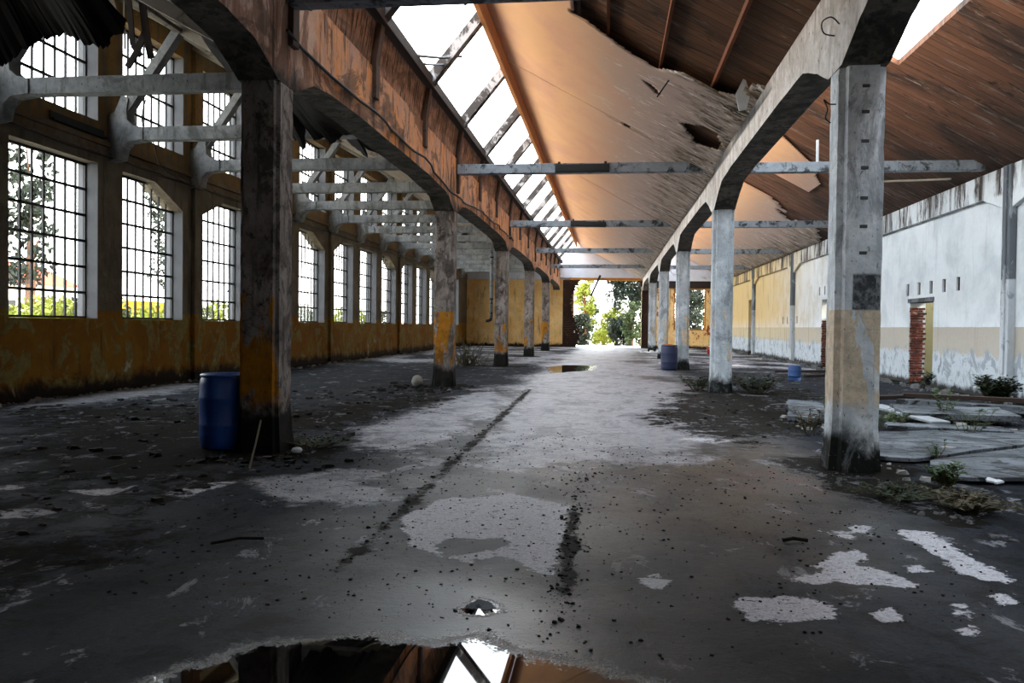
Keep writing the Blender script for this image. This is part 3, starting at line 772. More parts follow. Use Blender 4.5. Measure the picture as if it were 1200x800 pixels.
inv_plaster()
plaster('ceiling_plaster_5', 4.35, 8.9, z_right, 33, 64, .15, [([(4, 32), (6, 32), (7.2, 35), (8.2, 34), (9.2, 37), (9.2, 30), (4, 30)], .3)], step_y=.3)
# pale lining still up in the window aisle
Lcut = [[(-9.4, 10), (-4, 10), (-4, 21.2), (-5.0, 21.8), (-6.3, 21.1), (-7.4, 21.9), (-8.4, 21.0), (-9.4, 20.6)], [(-12, 10), (-9.3, 10), (-9.3, 17.5), (-12, 17.2)]]
plaster('ceiling_lining', -11.38, -4.5, zl_left, 16, 64, .16, [(q, .25) for q in Lcut], m='cream_lining', step_y=.2)

# roof glazing frames (nothing but sky left in them)
def skylight(name, label, x0, z0, x1, z1, ya, yb):
    t = thing(name, label, 'skylight frame', (x0, ya, z0))
    ys_ = [9.54 + PITCH*i for i in range(-6, 16)]
    dx, dz = x1-x0, z1-z0; L = math.hypot(dx, dz)
    MB().box(x0-.1, x0+.08, ya, yb, z0-.12, z0+.1).build('curb', M['dark_timber'], t, bevel=.01)
    MB().box(x1-.12, x1-.014, ya, yb, z1-.3, z1+.12).build('ridge_board', M['ridge_timber'], t, bevel=.01)
    for y in ys_:
        if not ya <= y <= yb: continue
        MB().bar((x0-.02, y, z0), (x1-.13, y, z1-.12), .24, .22).build('rafter', M['rafter_paint'], t, bevel=.012)
    return t
sk = skylight('skylight', 'long slanted open skylight frame with peeling grey rafters along the orange ceiling ridge', -3.82, 6.66, -2.62, 8.12, 9.42, EY-.3)
skylight('skylight', 'slanted skylight frame above the roof hole beside the white wall', 3.08, 6.66, 4.3, 7.95, FY+.02, EY-.3)
# ribs below the rafters, and the sloped lath panels between them
# (they belong to the beams below)

# ------------------------------------------------------------------ columns
def col_profile(a, n):
    """half outline of a square column with rebated corners"""
    p = [(a, -a+n), (a, a-n), (a-n*.8, a-n*.8), (a-n, a), (-a+n, a), (-a+n*.8, a-n*.8), (-a, a-n), (-a, -a+n), (-a+n*.8, -a+n*.8), (-a+n, -a), (a-n, -a), (a-n*.8, -a+n*.8)]
    out = []
    for i in range(len(p)):
        q, r_ = p[i], p[(i+1) % len(p)]
        k = 5 if math.dist(q, r_) > .15 else 1
        for t in range(k): out.append((q[0]+(r_[0]-q[0])*t/k, q[1]+(r_[1]-q[1])*t/k))
    return out
def column(x, y, m, label, seed, notch=.07, lean=0.0):
    prof = col_profile(HALF, notch); n = len(prof); NZ = 70
    o = MB(); top = CAP-.004
    for j in range(NZ+1):
        z = top*j/NZ
        for (a, b) in prof:
            rough = .007*mnoise.noise((a*5+seed, b*5, z*2.2)) + .010*max(0, mnoise.noise((a*9+seed*2, b*9, z*5.0))-.25)
            flare = .03*max(0, 1-z/.45)*(1+mnoise.noise((a*8, b*8, seed)))
            k = 1 + (-abs(rough)*1.6 + flare)/HALF
            o.v.append((x + a*k + lean*z, y + b*k, z - (.03 if j == 0 else 0)))
    for j in range(NZ):
        for i in range(n): o.f.append((j*n+i, j*n+(i+1) % n, (j+1)*n+(i+1) % n, (j+1)*n+i))
    o.f.append(tuple(range(n-1, -1, -1))); o.f.append(tuple(NZ*n+i for i in range(n)))
    t = o.build('concrete_column', M[m], origin=(x, y, 0))
    if m == 'concrete_patched':
        for za in (4.22, 3.94, 3.62, 3.33, 3.0, 2.69, 2.4):
            MB().box(x-.02, x+.06, y-HALF-.006, y-HALF+.03, za-.018, za+.018).build('anchor_plate', M['anchor_grey'], t, bevel=.004)
    return tag(t, label, 'column')
wl = ['dark peeling concrete column with a blue drum at its foot and a yellow paint streak',
      'concrete column with a yellow lower half and blackened corner, white stone beside its foot',
      'concrete column with a grey drainpipe hanging down beside it and a brushwood pile near its foot',
      'slim dark column between the drainpipe column and the last column of the window row',
      'last column of the window row, beside the dark brick edge of the bright opening']
rl = ['tall pale grey column with a dark square patch, weeds and slabs around its foot',
      'pale grey concrete column with weeds on both sides of its foot and no drum',
      'grey concrete column with the dark blue drum standing at its foot',
      'grey column just behind the dark blue drum, black stain up its lower side',
      'last grey column by the bright opening with pale rubble at its foot']
for i, y in enumerate(CY):
    column(XL, y, 'concrete_window_row', wl[i], i+1, .06)
    column(XR, y, 'concrete_patched' if i == 0 else 'concrete_wall_row', rl[i], i+11, .085)
# dark rough square on the first grey column
# ------------------------------------------------------------------ haunched beams
def beam(xc, y0, y1, mid, m, label, ribs):
    t = thing('haunched_beam', label, 'beam', (xc, (y0+y1)/2, CAP))
    a, b = y0+.003, y1-.003
    bot = [(a, CAP), (a+.27, CAP), (a+.9, CAP+.26), (a+1.55, mid-.04), (a+3, mid), (b-3, mid), (b-1.55, mid-.04), (b-.9, CAP+.26), (b-.27, CAP), (b, CAP)]
    N = []
    for i in range(len(bot)-1):                 # crumbling lower edge
        for k in range(6):
            u = k/6; N.append((bot[i][0]+(bot[i+1][0]-bot[i][0])*u, bot[i][1]+(bot[i+1][1]-bot[i][1])*u + .03*max(0, mnoise.noise((xc, bot[i][0]+k*.3, 2.0)))*(0 if i in (0, 8) else 1)))
    N.append(bot[-1])
    body = MB().prism(N + [(b, 5.82), (a, 5.82)], 'x', xc-.25, xc+.25)
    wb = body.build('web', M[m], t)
    wb.data.materials.append(M['dark_soffit'])
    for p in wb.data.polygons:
        if p.normal.z < -.3: p.material_index = 1  # downward faces take the darker soffit concrete
    MB().prism([(xc-.22, 5.823), (xc+.2, 5.823), (xc+.3, 6.53), (xc-.05, 6.53)], 'y', a, b).build('gutter_upstand', M['lath_panel' if ribs else 'concrete_pale_beam'], t)
    if ribs:
        yy = y0
        while yy < y1 - .2:
            lo = CAP+.5 if min(yy-y0, y1-yy) > 1.2 else CAP+.15
            yc = max(yy, a+.11)
            r = MB().bar((xc+.27, yc, lo+.35), (xc+.27, yc, 5.85), .2, .1, up=(1, 0, 0)).bar((xc+.26, yc, 5.83), (xc+.36, yc, 6.52), .2, .1, up=(1, 0, 0))
            r.build('rib', M['rib_dark'], t, bevel=.01)
            yy += PITCH
    return t
g = G('slab_top')
n1 = g.noise(1.1, 9, .7, .6); n3 = g.noise(12, 8, .75)
vor = g.N.new('ShaderNodeTexVoronoi'); vor.feature = 'DISTANCE_TO_EDGE'; g.L.new(g.scale((.55, .9, .5)), vor.inputs['Vector']); vor.inputs['Scale'].default_value = 1
cr = g.st(g.ma('ADD', vor.outputs['Distance'], g.ma('MULTIPLY_ADD', n3, .06, -.03)), .03, .0)
c = g.mix(g.st(n1, .35, .65), hexc('#3c4045'), hexc('#72777d'))
c = g.mix(g.st(g.noise((2, 2, 2), 9, .75, 1.0), .52, .58), c, hexc('#26282a'))
c = g.mix(g.st(n3, .56, .64), c, hexc('#1a1a1a')); c = g.mix(cr, c, hexc('#0c0c0a'))
c = g.mul(c, g.ma('MULTIPLY_ADD', n3, .8, .6))
b = g.bump(n3, .4, .02); b = g.bump(cr, -.6, .02, b)
M['slab_top'] = g.done(c, .85, b)
g = G('lath_panel')
n1 = g.noise((1, 1.5, 3), 8, .7, .8); n3 = g.noise(12, 7, .7); ln = g.noise((1, 14, 2), 5, .6)
c = g.mix(g.st(n1, .4, .6), hexc('#6d5647'), hexc('#a3806a')); c = g.mix(g.st(ln, .5, .6), c, hexc('#3c2c22')); c = g.mul(c, g.ma('MULTIPLY_ADD', n3, .6, .7))
M['lath_panel'] = g.done(c, .85, g.bump(ln, .6, .02))
bl = ['above the viewpoint on the window row', 'peeling orange beam from the blue drum column to the yellow column', 'peeling orange beam from the yellow column to the drainpipe column',
      'orange stained beam from the drainpipe column to the slim dark column', 'orange stained beam between the two farthest window row columns', 'short lit beam piece from the last window row column to the end wall']
br_ = ['above the viewpoint on the white wall row', 'pale flaking beam from the tall patched column to the weedy column', 'pale flaking beam from the weedy grey column to the dark blue drum column',
       'pale beam from the dark blue drum column to the black stained column', 'pale beam between the two farthest grey columns', 'pale beam from the last grey column to the end wall']
for i in range(6):
    y1 = ALLY[i+1] if i < 5 else EY-.25
    beam(XL, ALLY[i], y1, 4.82, 'peeling_orange', bl[i] if i else 'peeling orange beam passing ' + bl[0], True)
    beam(XR, ALLY[i], y1, 4.95, 'concrete_pale_beam', br_[i] if i else 'pale flaking beam passing ' + br_[0], False)

# ------------------------------------------------------------------ tie beams across the nave and the aisle
def tie(x0, x1, y, z, label):
    o = MB().box(x0, x1, y-.12, y+.12, z-.12, z+.12)
    for k in range(4): o.box(x0+.2+(x1-x0-.4)*k/3-.02, x0+.2+(x1-x0-.4)*k/3+.02, y-.13, y+.13, z-.13, z+.13)
    t = o.build('tie_beam', M['grey_paint_steel' if x0 < 2 else 'grey_paint_steel'], origin=((x0+x1)/2, y, z), bevel=.012)
    return tag(t, label, 'tie beam')
names = ['over the drum column', 'from the yellow column, carrying a dark lamp casing', 'from the drainpipe column, carrying a dark lamp casing', 'third in depth, crossing clear of any lamp casing', 'farthest of the nave, in front of the white gable']
for i, y in enumerate(CY):
    tie(XL+.3, XR-.45, y+.0, 5.52, 'grey horizontal tie beam across the nave ' + names[i])
names = ['out of the tall patched column', 'behind the tall patched column, running to the white wall', 'from the dark blue drum column to the yellowed wall', 'thin and shadowed, from the black stained column', 'farthest, before the end window']
for i, y in enumerate(CY):
    tie(XR+.27, 8.72, y, 5.48, 'grey aisle tie beam ' + names[i])
def casing(xc, y, label, tilt=0.0, L=1.35):
    t = thing('lamp_casing', label, 'lamp', (xc, y, 5.52))
    MB().box(xc-L/2, xc+L/2, y-.21, y-.135, 5.39, 5.60).build('housing', M['casing_dark'], t, bevel=.015)
    MB().box(xc-L/2+.06, xc+L/2-.06, y-.225, y-.212, 5.43, 5.56).build('diffuser', M['iron'], t)
    for s in (-1, 1): MB().box(xc+s*(L/2-.1)-.03, xc+s*(L/2-.1)+.03, y-.2, y-.13, 5.60, 5.66).build('bracket', M['iron'], t)
    t.rotation_euler = (0, tilt, 0)
casing(-.74, CY[1], 'dark flat lamp casing fixed on the tie beam from the yellow column')
casing(-.88, CY[2], 'dark lamp casing hanging slightly tilted on the tie beam from the drainpipe column', .04)

# ------------------------------------------------------------------ trusses of the window aisle
TY = [13.79 + PITCH*i for i in range(14)]
def make_truss():
    t = thing('roof_truss', '', 'roof truss', (WX, 0, 5.82))
    MB().box(WX+.2, -4.48, -.13, .13, 5.67, 5.97).build('bottom_chord', M['concrete_truss'], t, bevel=.012)
    p = [(WX+.01, 5.2), (WX+.30, 5.25), (WX+.36, 5.5), (WX+.50, 5.63), (WX+.85, 5.68), (WX+.85, 5.95), (WX+.62, 6.0), (WX+.48, 6.12), (WX+.46, 6.35), (WX+.5, 6.6), (WX+.34, 6.7), (WX+.16, 6.3), (WX+.01, 6.25)]
    MB().prism(p, 'y', -.16, .16).build('wall_bracket', M['concrete_truss'], t, bevel=.01)
    MB().bar((WX+.34, 0, 6.3), (-9.72, 0, 8.2), .2, .24, up=(0, 1, 0)).build('strut', M['concrete_truss'], t, bevel=.01)
    MB().bar((WX+.04, 0, zl_left(WX+.04)-.16), (-4.55, 0, zl_left(-4.55)-.14), .16, .2).build('rafter', M['grey_timber'], t, bevel=.01)
    return t
tr0 = make_truss()
tdesc = ['with black rags over it, passing before the dark drum column', 'with black ragged lining hanging in front of its chord', 'level with the cap of the yellow column, above its haunch']
ords = ['fourth', 'fifth', 'sixth', 'seventh', 'eighth', 'ninth', 'tenth', 'eleventh', 'twelfth', 'thirteenth', 'farthest']
for i, y in enumerate(TY):
    t = tr0 if i == 0 else copy_tree(tr0)
    t.location.y = y
    t['label'] = 'pale concrete roof truss ' + (tdesc[i] if i < 3 else '%s in depth of the window aisle trusses' % ords[i-3])
    t['group'] = 'trusses over the window aisle'
tag(MB().box(-9.82, -9.66, 13.5, EY-.1, 8.06, 8.15).build('purlin', M['grey_timber'], bevel=.01, origin=(-9.74, 40, 8.26)), 'long pale purlin lying on the strut heads over the upper windows', 'purlin')

tag(MB().box(WX+.105, WX+.22, 15.2, 16.95, 5.62, 5.66).box(WX+.105, WX+.13, 15.2, 16.95, 5.66, 5.8).build('iron_bracket', M['iron'], origin=(WX+.15, 16, 5.7)), 'black iron angle bar on the wall above the first tall window', 'bracket')
# ragged black lining sagging from the roof
def rag(name, label, top_y, bot, by, th=.07, dens=5, fold=.15):
    pts = []
    for i in range(len(bot)-1):
        for k in range(dens):
            u = k/dens
            pts.append((bot[i][0]+(bot[i+1][0]-bot[i][0])*u, bot[i][1]+(bot[i+1][1]-bot[i][1])*u + random.uniform(-.07, .05)))
    pts.append(bot[-1])
    def bot0(x): return np.interp(x, [p[0] for p in bot], np.convolve(np.pad([p[1] for p in bot], 1, 'edge'), [.33, .34, .33], 'valid')) if bot[0][0] < bot[-1][0] else bot[0][1]
    b = MB(); R = 9; n = len(pts)
    for j in range(R+1):
        u = j/R
        for i, (x, z) in enumerate(pts):
            zt = zl_left(x)-.1
            b.v.append((x, top_y + (by-top_y)*(u**1.4) + fold*u*mnoise.noise((x*1.3, u*2, 4)), zt + ((bot0(x)-zt)*u + (z-bot0(x))*u**5) + .1*math.sin(u*math.pi)*mnoise.noise((x*2, u*3, 1))))
    for j in range(R):
        for i in range(n-1): b.f.append((j*n+i, j*n+i+1, (j+1)*n+i+1, (j+1)*n+i))
    o = b.build(name, M['black_rag_slot_shade'], origin=(pts[n//2][0], by, pts[n//2][1]), recalc=False)
    sm = o.modifiers.new('s', 'SOLIDIFY'); sm.thickness = th; sm.offset = 0
    return tag(o, label, 'torn ceiling lining')
rag('torn_lining', 'large black ragged sheet hanging over the first upper window', 11.2,
    [(-10.78, 5.75), (-10.51, 5.99), (-10.35, 6.07), (-10.19, 6.14), (-9.91, 6.27), (-9.83, 6.41), (-9.55, 6.44), (-9.35, 6.52), (-9.05, 6.37), (-8.83, 6.24), (-8.6, 6.22), (-8.49, 6.26), (-8.52, 6.39), (-8.26, 6.45), (-8.23, 6.67)], 12.9)
rag('torn_lining', 'black ragged lining with a long pointed flap hanging beside the drum column', 14.2,
    [(-7.6, 6.2), (-7.14, 6.06), (-6.92, 5.75), (-6.59, 5.35), (-6.6, 5.8), (-6.44, 5.72), (-6.35, 5.58), (-6.1, 5.6), (-5.99, 5.43), (-5.85, 5.6), (-5.4, 5.62), (-4.9, 5.52)], 16.9)
rag('torn_lining', 'small black torn fringe of lining under the far edge of the roof gap', 18.4,
    [(-6.66, 6.25), (-6.27, 5.94), (-6.4, 6.2), (-5.98, 6.02), (-5.82, 6.06), (-5.57, 5.97), (-5.41, 5.79), (-5.1, 5.66)], 20.4)
# boards dangling in front of the second upper window
def dangling(pts, w, label, m='dark_timber'):
    b = MB()
    for i in range(len(pts)-1): b.bar(pts[i], pts[i+1], w, .03, up=(0, 1, 0))
    tag(b.build('hanging_board', M[m], origin=pts[0]), label, 'hanging board')
dangling([(-8.86, 14.0, zl_left(-8.8)), (-8.75, 14.0, 6.62), (-8.60, 14.02, 6.42)], .1, 'black board dangling straight down beside the cracked strut')
dangling([(-8.66, 14.1, zl_left(-8.6)), (-8.56, 14.1, 6.9), (-8.45, 14.1, 6.40)], .13, 'widest black board dangling before the second upper window')
dangling([(-8.62, 14.2, 6.95), (-8.8, 14.2, 6.55), (-8.98, 14.2, 6.28)], .12, 'black board end slanting off the dangling boards')
dangling([(-9.02, 14.15, zl_left(-9.0)), (-9.0, 14.15, 6.60)], .025, 'thin lath hanging alongside the black dangling boards', 'grey_timber')
dangling([(-9.95, 14.9, 8.3), (-9.72, 14.9, 7.55)], .2, 'short pale board end poking through the black rags', 'grey_timber')
# ceiling joists seen above the first column
tag(MB().bar((-9.3, 13.4, 7.85), (-4.47, 13.4, 5.22), .16, .2).build('joist', M['grey_timber'], origin=(-7, 13.4, 6.6)), 'weathered joist lying over the drum column under the roof edge', 'joist')

# ------------------------------------------------------------------ cables, pipe, rods
def smooth_pts(P_, k=4):
    P_ = [Vector(p) for p in P_]; out = []
    for i in range(len(P_)-1):
        a, b, c, d = P_[max(i-1, 0)], P_[i], P_[i+1], P_[min(i+2, len(P_)-1)]
        for q in range(k):
            t = q/k; out.append(.5*((2*b) + (c-a)*t + (2*a-5*b+4*c-d)*t*t + (3*b-a-3*c+d)*t**3))
    return out + [P_[-1]]
def wire(name, label, cat, pts, r, m='iron'):
    if len(pts) < 12: pts = smooth_pts(pts)
    return tag(MB().tube(pts, r, 6).build(name, M[m], origin=pts[0], smooth=True), label, cat)
pts = [(XL+.275, 9.3 + .6*i, 5.03 - .22*math.exp(-((9.3+.6*i-20.4)/2.5)**2) + .012*math.sin(i*1.7)) for i in range(40)]
for i, p in enumerate(pts):
    k = ((p[1]-9.54) % PITCH); near = min(k, PITCH-k)
    if near < .35: pts[i] = (XL+.35, p[1], p[2])
wire('cable', 'black cable running along the peeling orange beam', 'cable', pts, .022)
wire('cable', 'thin black cable along the wall between the two rows of windows', 'cable', [(WX+.13, 13+1.2*i, 5.24+.03*math.sin(i*2.1)) for i in range(38)], .018)
wire('cable', 'thin cable drooping from a truss bracket to the window wall', 'cable', [(WX+.95, 17.25, 6.6), (WX+.82, 17.3, 6.25), (WX+.8, 17.4, 5.95), (WX+.95, 17.6, 5.62), (WX+.5, 18.6, 5.35), (WX+.14, 20.4, 5.27)], .014)
wire('wire_hook', 'curled wire sticking out of the pale beam above the tall patched column', 'wire', [(XR-.26, 9.35, 4.92), (XR-.36, 9.3, 4.98), (XR-.46, 9.28, 4.92), (XR-.44, 9.28, 4.80), (XR-.33, 9.26, 4.76)], .008)
wire('wire_hook', 'forked black wire sticking out of the tall patched column', 'wire', [(XR-.26, 9.42, 4.06), (XR-.34, 9.4, 4.06), (XR-.4, 9.38, 4.1), (XR-.36, 9.38, 4.0), (XR-.38, 9.38, 3.9), (XR-.33, 9.36, 3.84)], .008)
wire('steel_arm', 'upper thin steel arm reaching across the open skylight', 'steel arm', [(-3.79, 15.22, 6.7), (-3.5, 16.4, 7.03), (-3.22, 17.1, 7.28)], .03, 'grey_paint_steel')
wire('steel_arm', 'lower shorter steel arm reaching across the open skylight', 'steel arm', [(-3.8, 15.62, 6.68), (-3.68, 16.2, 6.83), (-3.52, 16.7, 6.98)], .024, 'grey_paint_steel')
t = thing('drainpipe', 'grey drainpipe hanging beside a column, ending above the floor', 'drainpipe', (-4.56, 31.0, 1.85))
MB().tube([(-4.56, 31.0, 1.87), (-4.56, 31.0, 4.7)], .06, 12).build('pipe', M['grey_paint_steel'], t, smooth=True)
MB().tube([(-4.56, 31.0, 1.87), (-4.58, 31.0, 1.80), (-4.68, 31.0, 1.76), (-4.76, 31.0, 1.76)], .06, 12).build('elbow', M['casing_dark'], t, smooth=True)
for z in (2.6, 4.2): MB().lathe([(.075, z-.03), (.075, z+.03)], 12, (-4.56, 31.0)).build('clip', M['casing_dark'], t)
tag(MB().bar((-.79, EY-.6, 5.6), (-1.5, EY-.6, 4.0), .16, .1, up=(0, 1, 0)).build('loose_bar', M['iron'], origin=(-1.1, EY-.6, 4.8)), 'black loose bar hanging slanted in the bright opening', 'bar')
wire('rod', 'thin black rod hanging from the torn plaster ceiling', 'rod', [(1.02, 15.2, z_nave(1.02)-.01), (.80, 15.2, z_nave(.8)-.45)], .014)
tag(MB().prism([(2.02, 5.46), (2.16, 5.75), (2.26, 5.45), (2.2, 5.2), (2.08, 5.18)], 'y', 13.9, 13.93).build('plaster_flake', M['white_scrap'], origin=(2.15, 13.9, 5.4)), 'white plaster flake dangling at the torn ceiling corner', 'plaster flake')
wire('lath', 'bent lath sagging from the roof beside the white wall', 'lath', [(7.0, 24.5, 5.75), (7.6, 24.0, 5.75), (8.2, 23, 5.6), (8.6, 22, 5.45)], .03, 'grey_timber')
tag(MB().bar((5.3, 22, 6.5), (5.3, 22, 5.75), .06, .04, up=(0, 1, 0)).build('lath', M['white_scrap'], origin=(5.3, 22, 6.2)), 'short white lath hanging behind the weedy grey column', 'lath')

# ------------------------------------------------------------------ drums
def drum(x, y, label, m, r=.29, h=.9, open_=True, fill=None):
    t = thing('plastic_drum', label, 'drum', (x, y, 0))
    prof = [(r*.86, .0), (r*.93, .02), (r*.98, .08), (r, .16), (r, .30*h), (r*1.012, .31*h), (r*1.012, .33*h), (r, .34*h), (r, .66*h), (r*1.012, .67*h), (r*1.012, .69*h), (r, .70*h), (r*.99, .86*h), (r*.95, .93*h), (r*.9, .955*h)]
    prof = [(0.001, .0)] + prof
    if open_: prof += [(r*.9, h), (r*.86, h), (r*.86, .94*h), (r*.93, .84*h), (r*.93, .2*h), (.001, .2*h)]
    b = MB().lathe(prof, 40, (x, y)); b.build('body', M[m], t, smooth=True)
    MB().lathe([(r*.91, .955*h), (r*.97, .96*h), (r*.97, .99*h), (r*.91, 1.0*h)], 40, (x, y)).build('rim', M[m], t, smooth=True)
    if fill:
        f = MB(); rr = random.Random(3)
        for i in range(18):
            a, q = rr.uniform(0, 6.28), rr.uniform(0, r*.6); s = rr.uniform(.05, .11)
            f.box(x+q*math.cos(a)-s, x+q*math.cos(a)+s, y+q*math.sin(a)-s*.7, y+q*math.sin(a)+s*.7, h*.82, h*.93+rr.uniform(0, .1))
        f.build('scrap_filling', M[fill], t, weld=False)
    return t
drum(-4.78, 9.62, 'bright blue open plastic drum against the dark peeling column', 'blue_plastic', .29, .92)
drum(2.2, 30.6, 'dark blue plastic drum with scraps heaped in its top', 'faded_blue_plastic', .31, .93, True, 'orange_scrap')
drum(5.62, 25.6, 'small blue plastic keg on the floor before the yellowed wall', 'worn_blue_plastic', .19, .46)
t = thing('crate', 'small red plastic crate below the end window', 'crate', (6.2, 50.5, 0))
m = MB()
m.box(5.9, 6.5, 50.3, 50.7, .02, .06)
for z in (.06, .2, .34): m.box(5.9, 6.5, 50.3, 50.32, z, z+.09).box(5.9, 6.5, 50.68, 50.7, z, z+.09).box(5.9, 5.92, 50.32, 50.68, z, z+.09).box(6.48, 6.5, 50.32, 50.68, z, z+.09)
for a in (5.9, 6.46):
    for b in (50.3, 50.66): m.box(a, a+.04, b, b+.04, .02, .45)
m.build('body', M['red_plastic'], t)
MB().box(6.0, 6.4, 50.36, 50.6, .3, .5).build('contents', M['white_scrap'], t, bevel=.02)

# ------------------------------------------------------------------ loose things on the floor
def rock_mesh(b, x, y, z, s, r, flat=.5):
    vs = []
    for dz in (-.5, .5):
        for k in range(5):
            a = k*1.2566 + r.uniform(-.4, .4); q = s*r.uniform(.6, 1.1)*(1 if dz < 0 else r.uniform(.5, .9))
            vs.append((x+q*math.cos(a), y+q*math.sin(a), z + (dz+.5)*s*flat*r.uniform(.7, 1.2)))
    b.add(vs, [(4, 3, 2, 1, 0), (5, 6, 7, 8, 9)] + [(k, (k+1) % 5, 5+(k+1) % 5, 5+k) for k in range(5)])
def scatter(name, label, cat, m, n, place, smin, smax, flat=.5, seed=1):
    r = random.Random(seed); b = MB()
    for i in range(n):
        x, y = place(r); rock_mesh(b, x, y, -.012, smin + (smax-smin)*r.random()**6, r, flat)
    o = b.build(name, M[m], weld=False, recalc=False)
    return tag(o, label, cat, kind='stuff')
def in_poly(p):
    xs_, ys_ = [q[0] for q in p], [q[1] for q in p]
    def f(r):
        for _ in range(60):
            x, y = r.uniform(min(xs_), max(xs_)), r.uniform(min(ys_), max(ys_))
            if sdf(p, np.array([[x, y]]))[0] > 0: return x, y
        return x, y
    return f
def along(a, b, w):
    def f(r):
        t = r.random(); return a[0]+(b[0]-a[0])*t + r.gauss(0, w), a[1]+(b[1]-a[1])*t + r.gauss(0, w)
    return f
scatter('debris', 'dark crumbled debris strewn over the window aisle floor', 'debris', 'grit', 900, in_poly([(-10.5, 12.8), (-9.3, 16), (-5.8, 19), (-4.4, 19.3), (-3.2, 16.8), (-3.4, 12.9), (-3.8, 9), (-3.7, 6.2), (-3.3, 4.8), (-5.5, 6)]), .01, .11, .4, 2)
scatter('rubble', 'grey stone chips strewn over the window aisle floor', 'rubble', 'rubble', 380, in_poly([(-10.5, 12.8), (-9.3, 16), (-5.8, 22), (-4.4, 22), (-3.2, 16.8), (-3.4, 12.9), (-3.8, 9), (-3.7, 6.2), (-5.5, 6)]), .008, .07, .4, 3)
scatter('grit', 'black grit along the seam at the orange beam side of the wet lane', 'grit', 'grit', 420, along((-1.98, 20.2), (-1.72, 4.6), .05), .004, .03, .6, 4)
scatter('grit', 'black grit along the short seam in the middle of the wet lane', 'grit', 'grit', 420, along((-.27, 8.8), (-.27, 4.2), .06), .004, .025, .6, 5)
scatter('grit', 'fine black grit sprinkled over the damp floor', 'grit', 'grit', 5200, in_poly([(-3.6, 4.2), (-3.4, 8.8), (-1.9, 13), (2.4, 9), (2.6, 5), (.6, 3.7), (-1.2, 4.1)]), .003, .018, .55, 6)
scatter('debris', 'dark clods strewn between the wet lane and the weedy column', 'debris', 'grit', 420, in_poly([(1.1, 19.7), (3.0, 22), (5.5, 22.3), (3.7, 13.5), (2.0, 10.8), (1.3, 12), (.4, 13.4)]), .008, .06, .5, 7)
scatter('rubble', 'broken stones and plaster at the foot of the white wall', 'rubble', 'rubble', 520, (lambda r: (min(8.42+r.gauss(0, .2), 8.62), r.uniform(17, 62))), .03, .17, .7, 8)
scatter('rubble', 'crumbled yellow plaster along the foot of the window wall', 'rubble', 'pale_rubble', 420, (lambda r: (max(-11.05+r.gauss(0, .14), -11.12), r.uniform(13, 62))), .02, .12, .6, 9)
scatter('rubble', 'pale rubble heaped at the last grey column by the opening', 'rubble', 'white_scrap', 70, lambda r: (r.gauss(2.75, .35), r.gauss(52.4, .25)), .05, .18, .8, 10)
scatter('rubble', 'loose bits of plaster and stone among the broken slabs', 'rubble', 'pale_rubble', 360, in_poly([(2.9, 14.5), (4.5, 17.5), (8, 18), (7, 13), (4.4, 9), (3.1, 8.6)]), .01, .16, .5, 11)
scatter('rubble', 'mossy bits around the foot of the tall patched column', 'rubble', 'rubble', 300, in_poly([(2.2, 9.3), (3.4, 9.1), (3.5, 7.4), (2.8, 6.9), (2.3, 7.4), (2.1, 8)]), .008, .05, .5, 12)
scatter('debris', 'blackened clods heaped around the drum and the dark column foot', 'debris', 'grit', 160, lambda r: (r.gauss(-4.0, .5), min(r.gauss(8.9, .3), 9.2)), .012, .10, .5, 13)
scatter('debris', 'dark clods around the foot of the yellow column', 'debris', 'grit', 130, lambda r: (r.gauss(-4.6, .7), r.gauss(19.6, .6)), .02, .17, .45, 14)

def slab(pts, z, th, tilt, label, m='slab_top', name='broken_slab'):
    cx, cy = sum(p[0] for p in pts)/len(pts), sum(p[1] for p in pts)/len(pts)
    r = random.Random(len(label)); q = []
    for i in range(len(pts)):
        a, b = pts[i], pts[(i+1) % len(pts)]
        for k in range(4):
            u = k/4; q.append((a[0]+(b[0]-a[0])*u - cx + r.uniform(-.035, .035), a[1]+(b[1]-a[1])*u - cy + r.uniform(-.035, .035)))
    o = MB().prism(q, 'z', 0, th).build(name, M[m], bevel=.008, weld=False)
    o.location = (cx, cy, z); o.rotation_euler = (tilt[0], tilt[1], 0)
    return tag(o, label, 'slab' if name == 'broken_slab' else 'board')
slab([(3.0, 14.2), (3.9, 13.6), (4.15, 15.1), (3.35, 15.7)], .03, .09, (.03, -.03), 'pale broken floor slab between the weedy and the tall patched column')
slab([(3.35, 15.95), (4.2, 15.8), (4.4, 16.7), (3.6, 16.9)], .03, .08, (.04, .05), 'small pale slab lying behind the pale broken floor slab')
slab([(2.9, 10.2), (3.6, 10.0), (5.6, 11.6), (6.6, 13.2), (5.2, 12.9), (3.3, 12.2)], .015, .05, (.006, .0), 'large flat cracked slab beside the tall patched column')
slab([(3.3, 8.7), (4.4, 8.9), (6.2, 11.4), (5.6, 11.45), (3.7, 9.9)], .012, .045, (.0, .01), 'flat grey slab in front of the large cracked slab')
slab([(4.9, 14.2), (6.8, 14.4), (6.9, 15.4), (5.0, 15.3)], .10, .10, (.05, .02), 'dark tilted slab lying among the boards near the white wall')
slab([(5.6, 16.7), (7.9, 15.5), (8.2, 16.4), (6.0, 17.6)], .06, .12, (-.03, .03), 'broad slab with a dark broken edge before the doorway')
slab([(4.2, 12.9), (5.9, 12.7), (6.0, 13.15), (4.3, 13.3)], .06, .05, (.02, .01), 'long narrow slab strip in front of the white board')
def board(a, b, w, label, m, th=.04):
    tag(MB().bar(a, b, w, th).build('plank', M[m], origin=a, bevel=.006), label, 'board')
board((4.85, 15.6, .18), (5.25, 13.6, .10), .32, 'white painted board lying slanted beside the tall patched column', 'scrap_board')
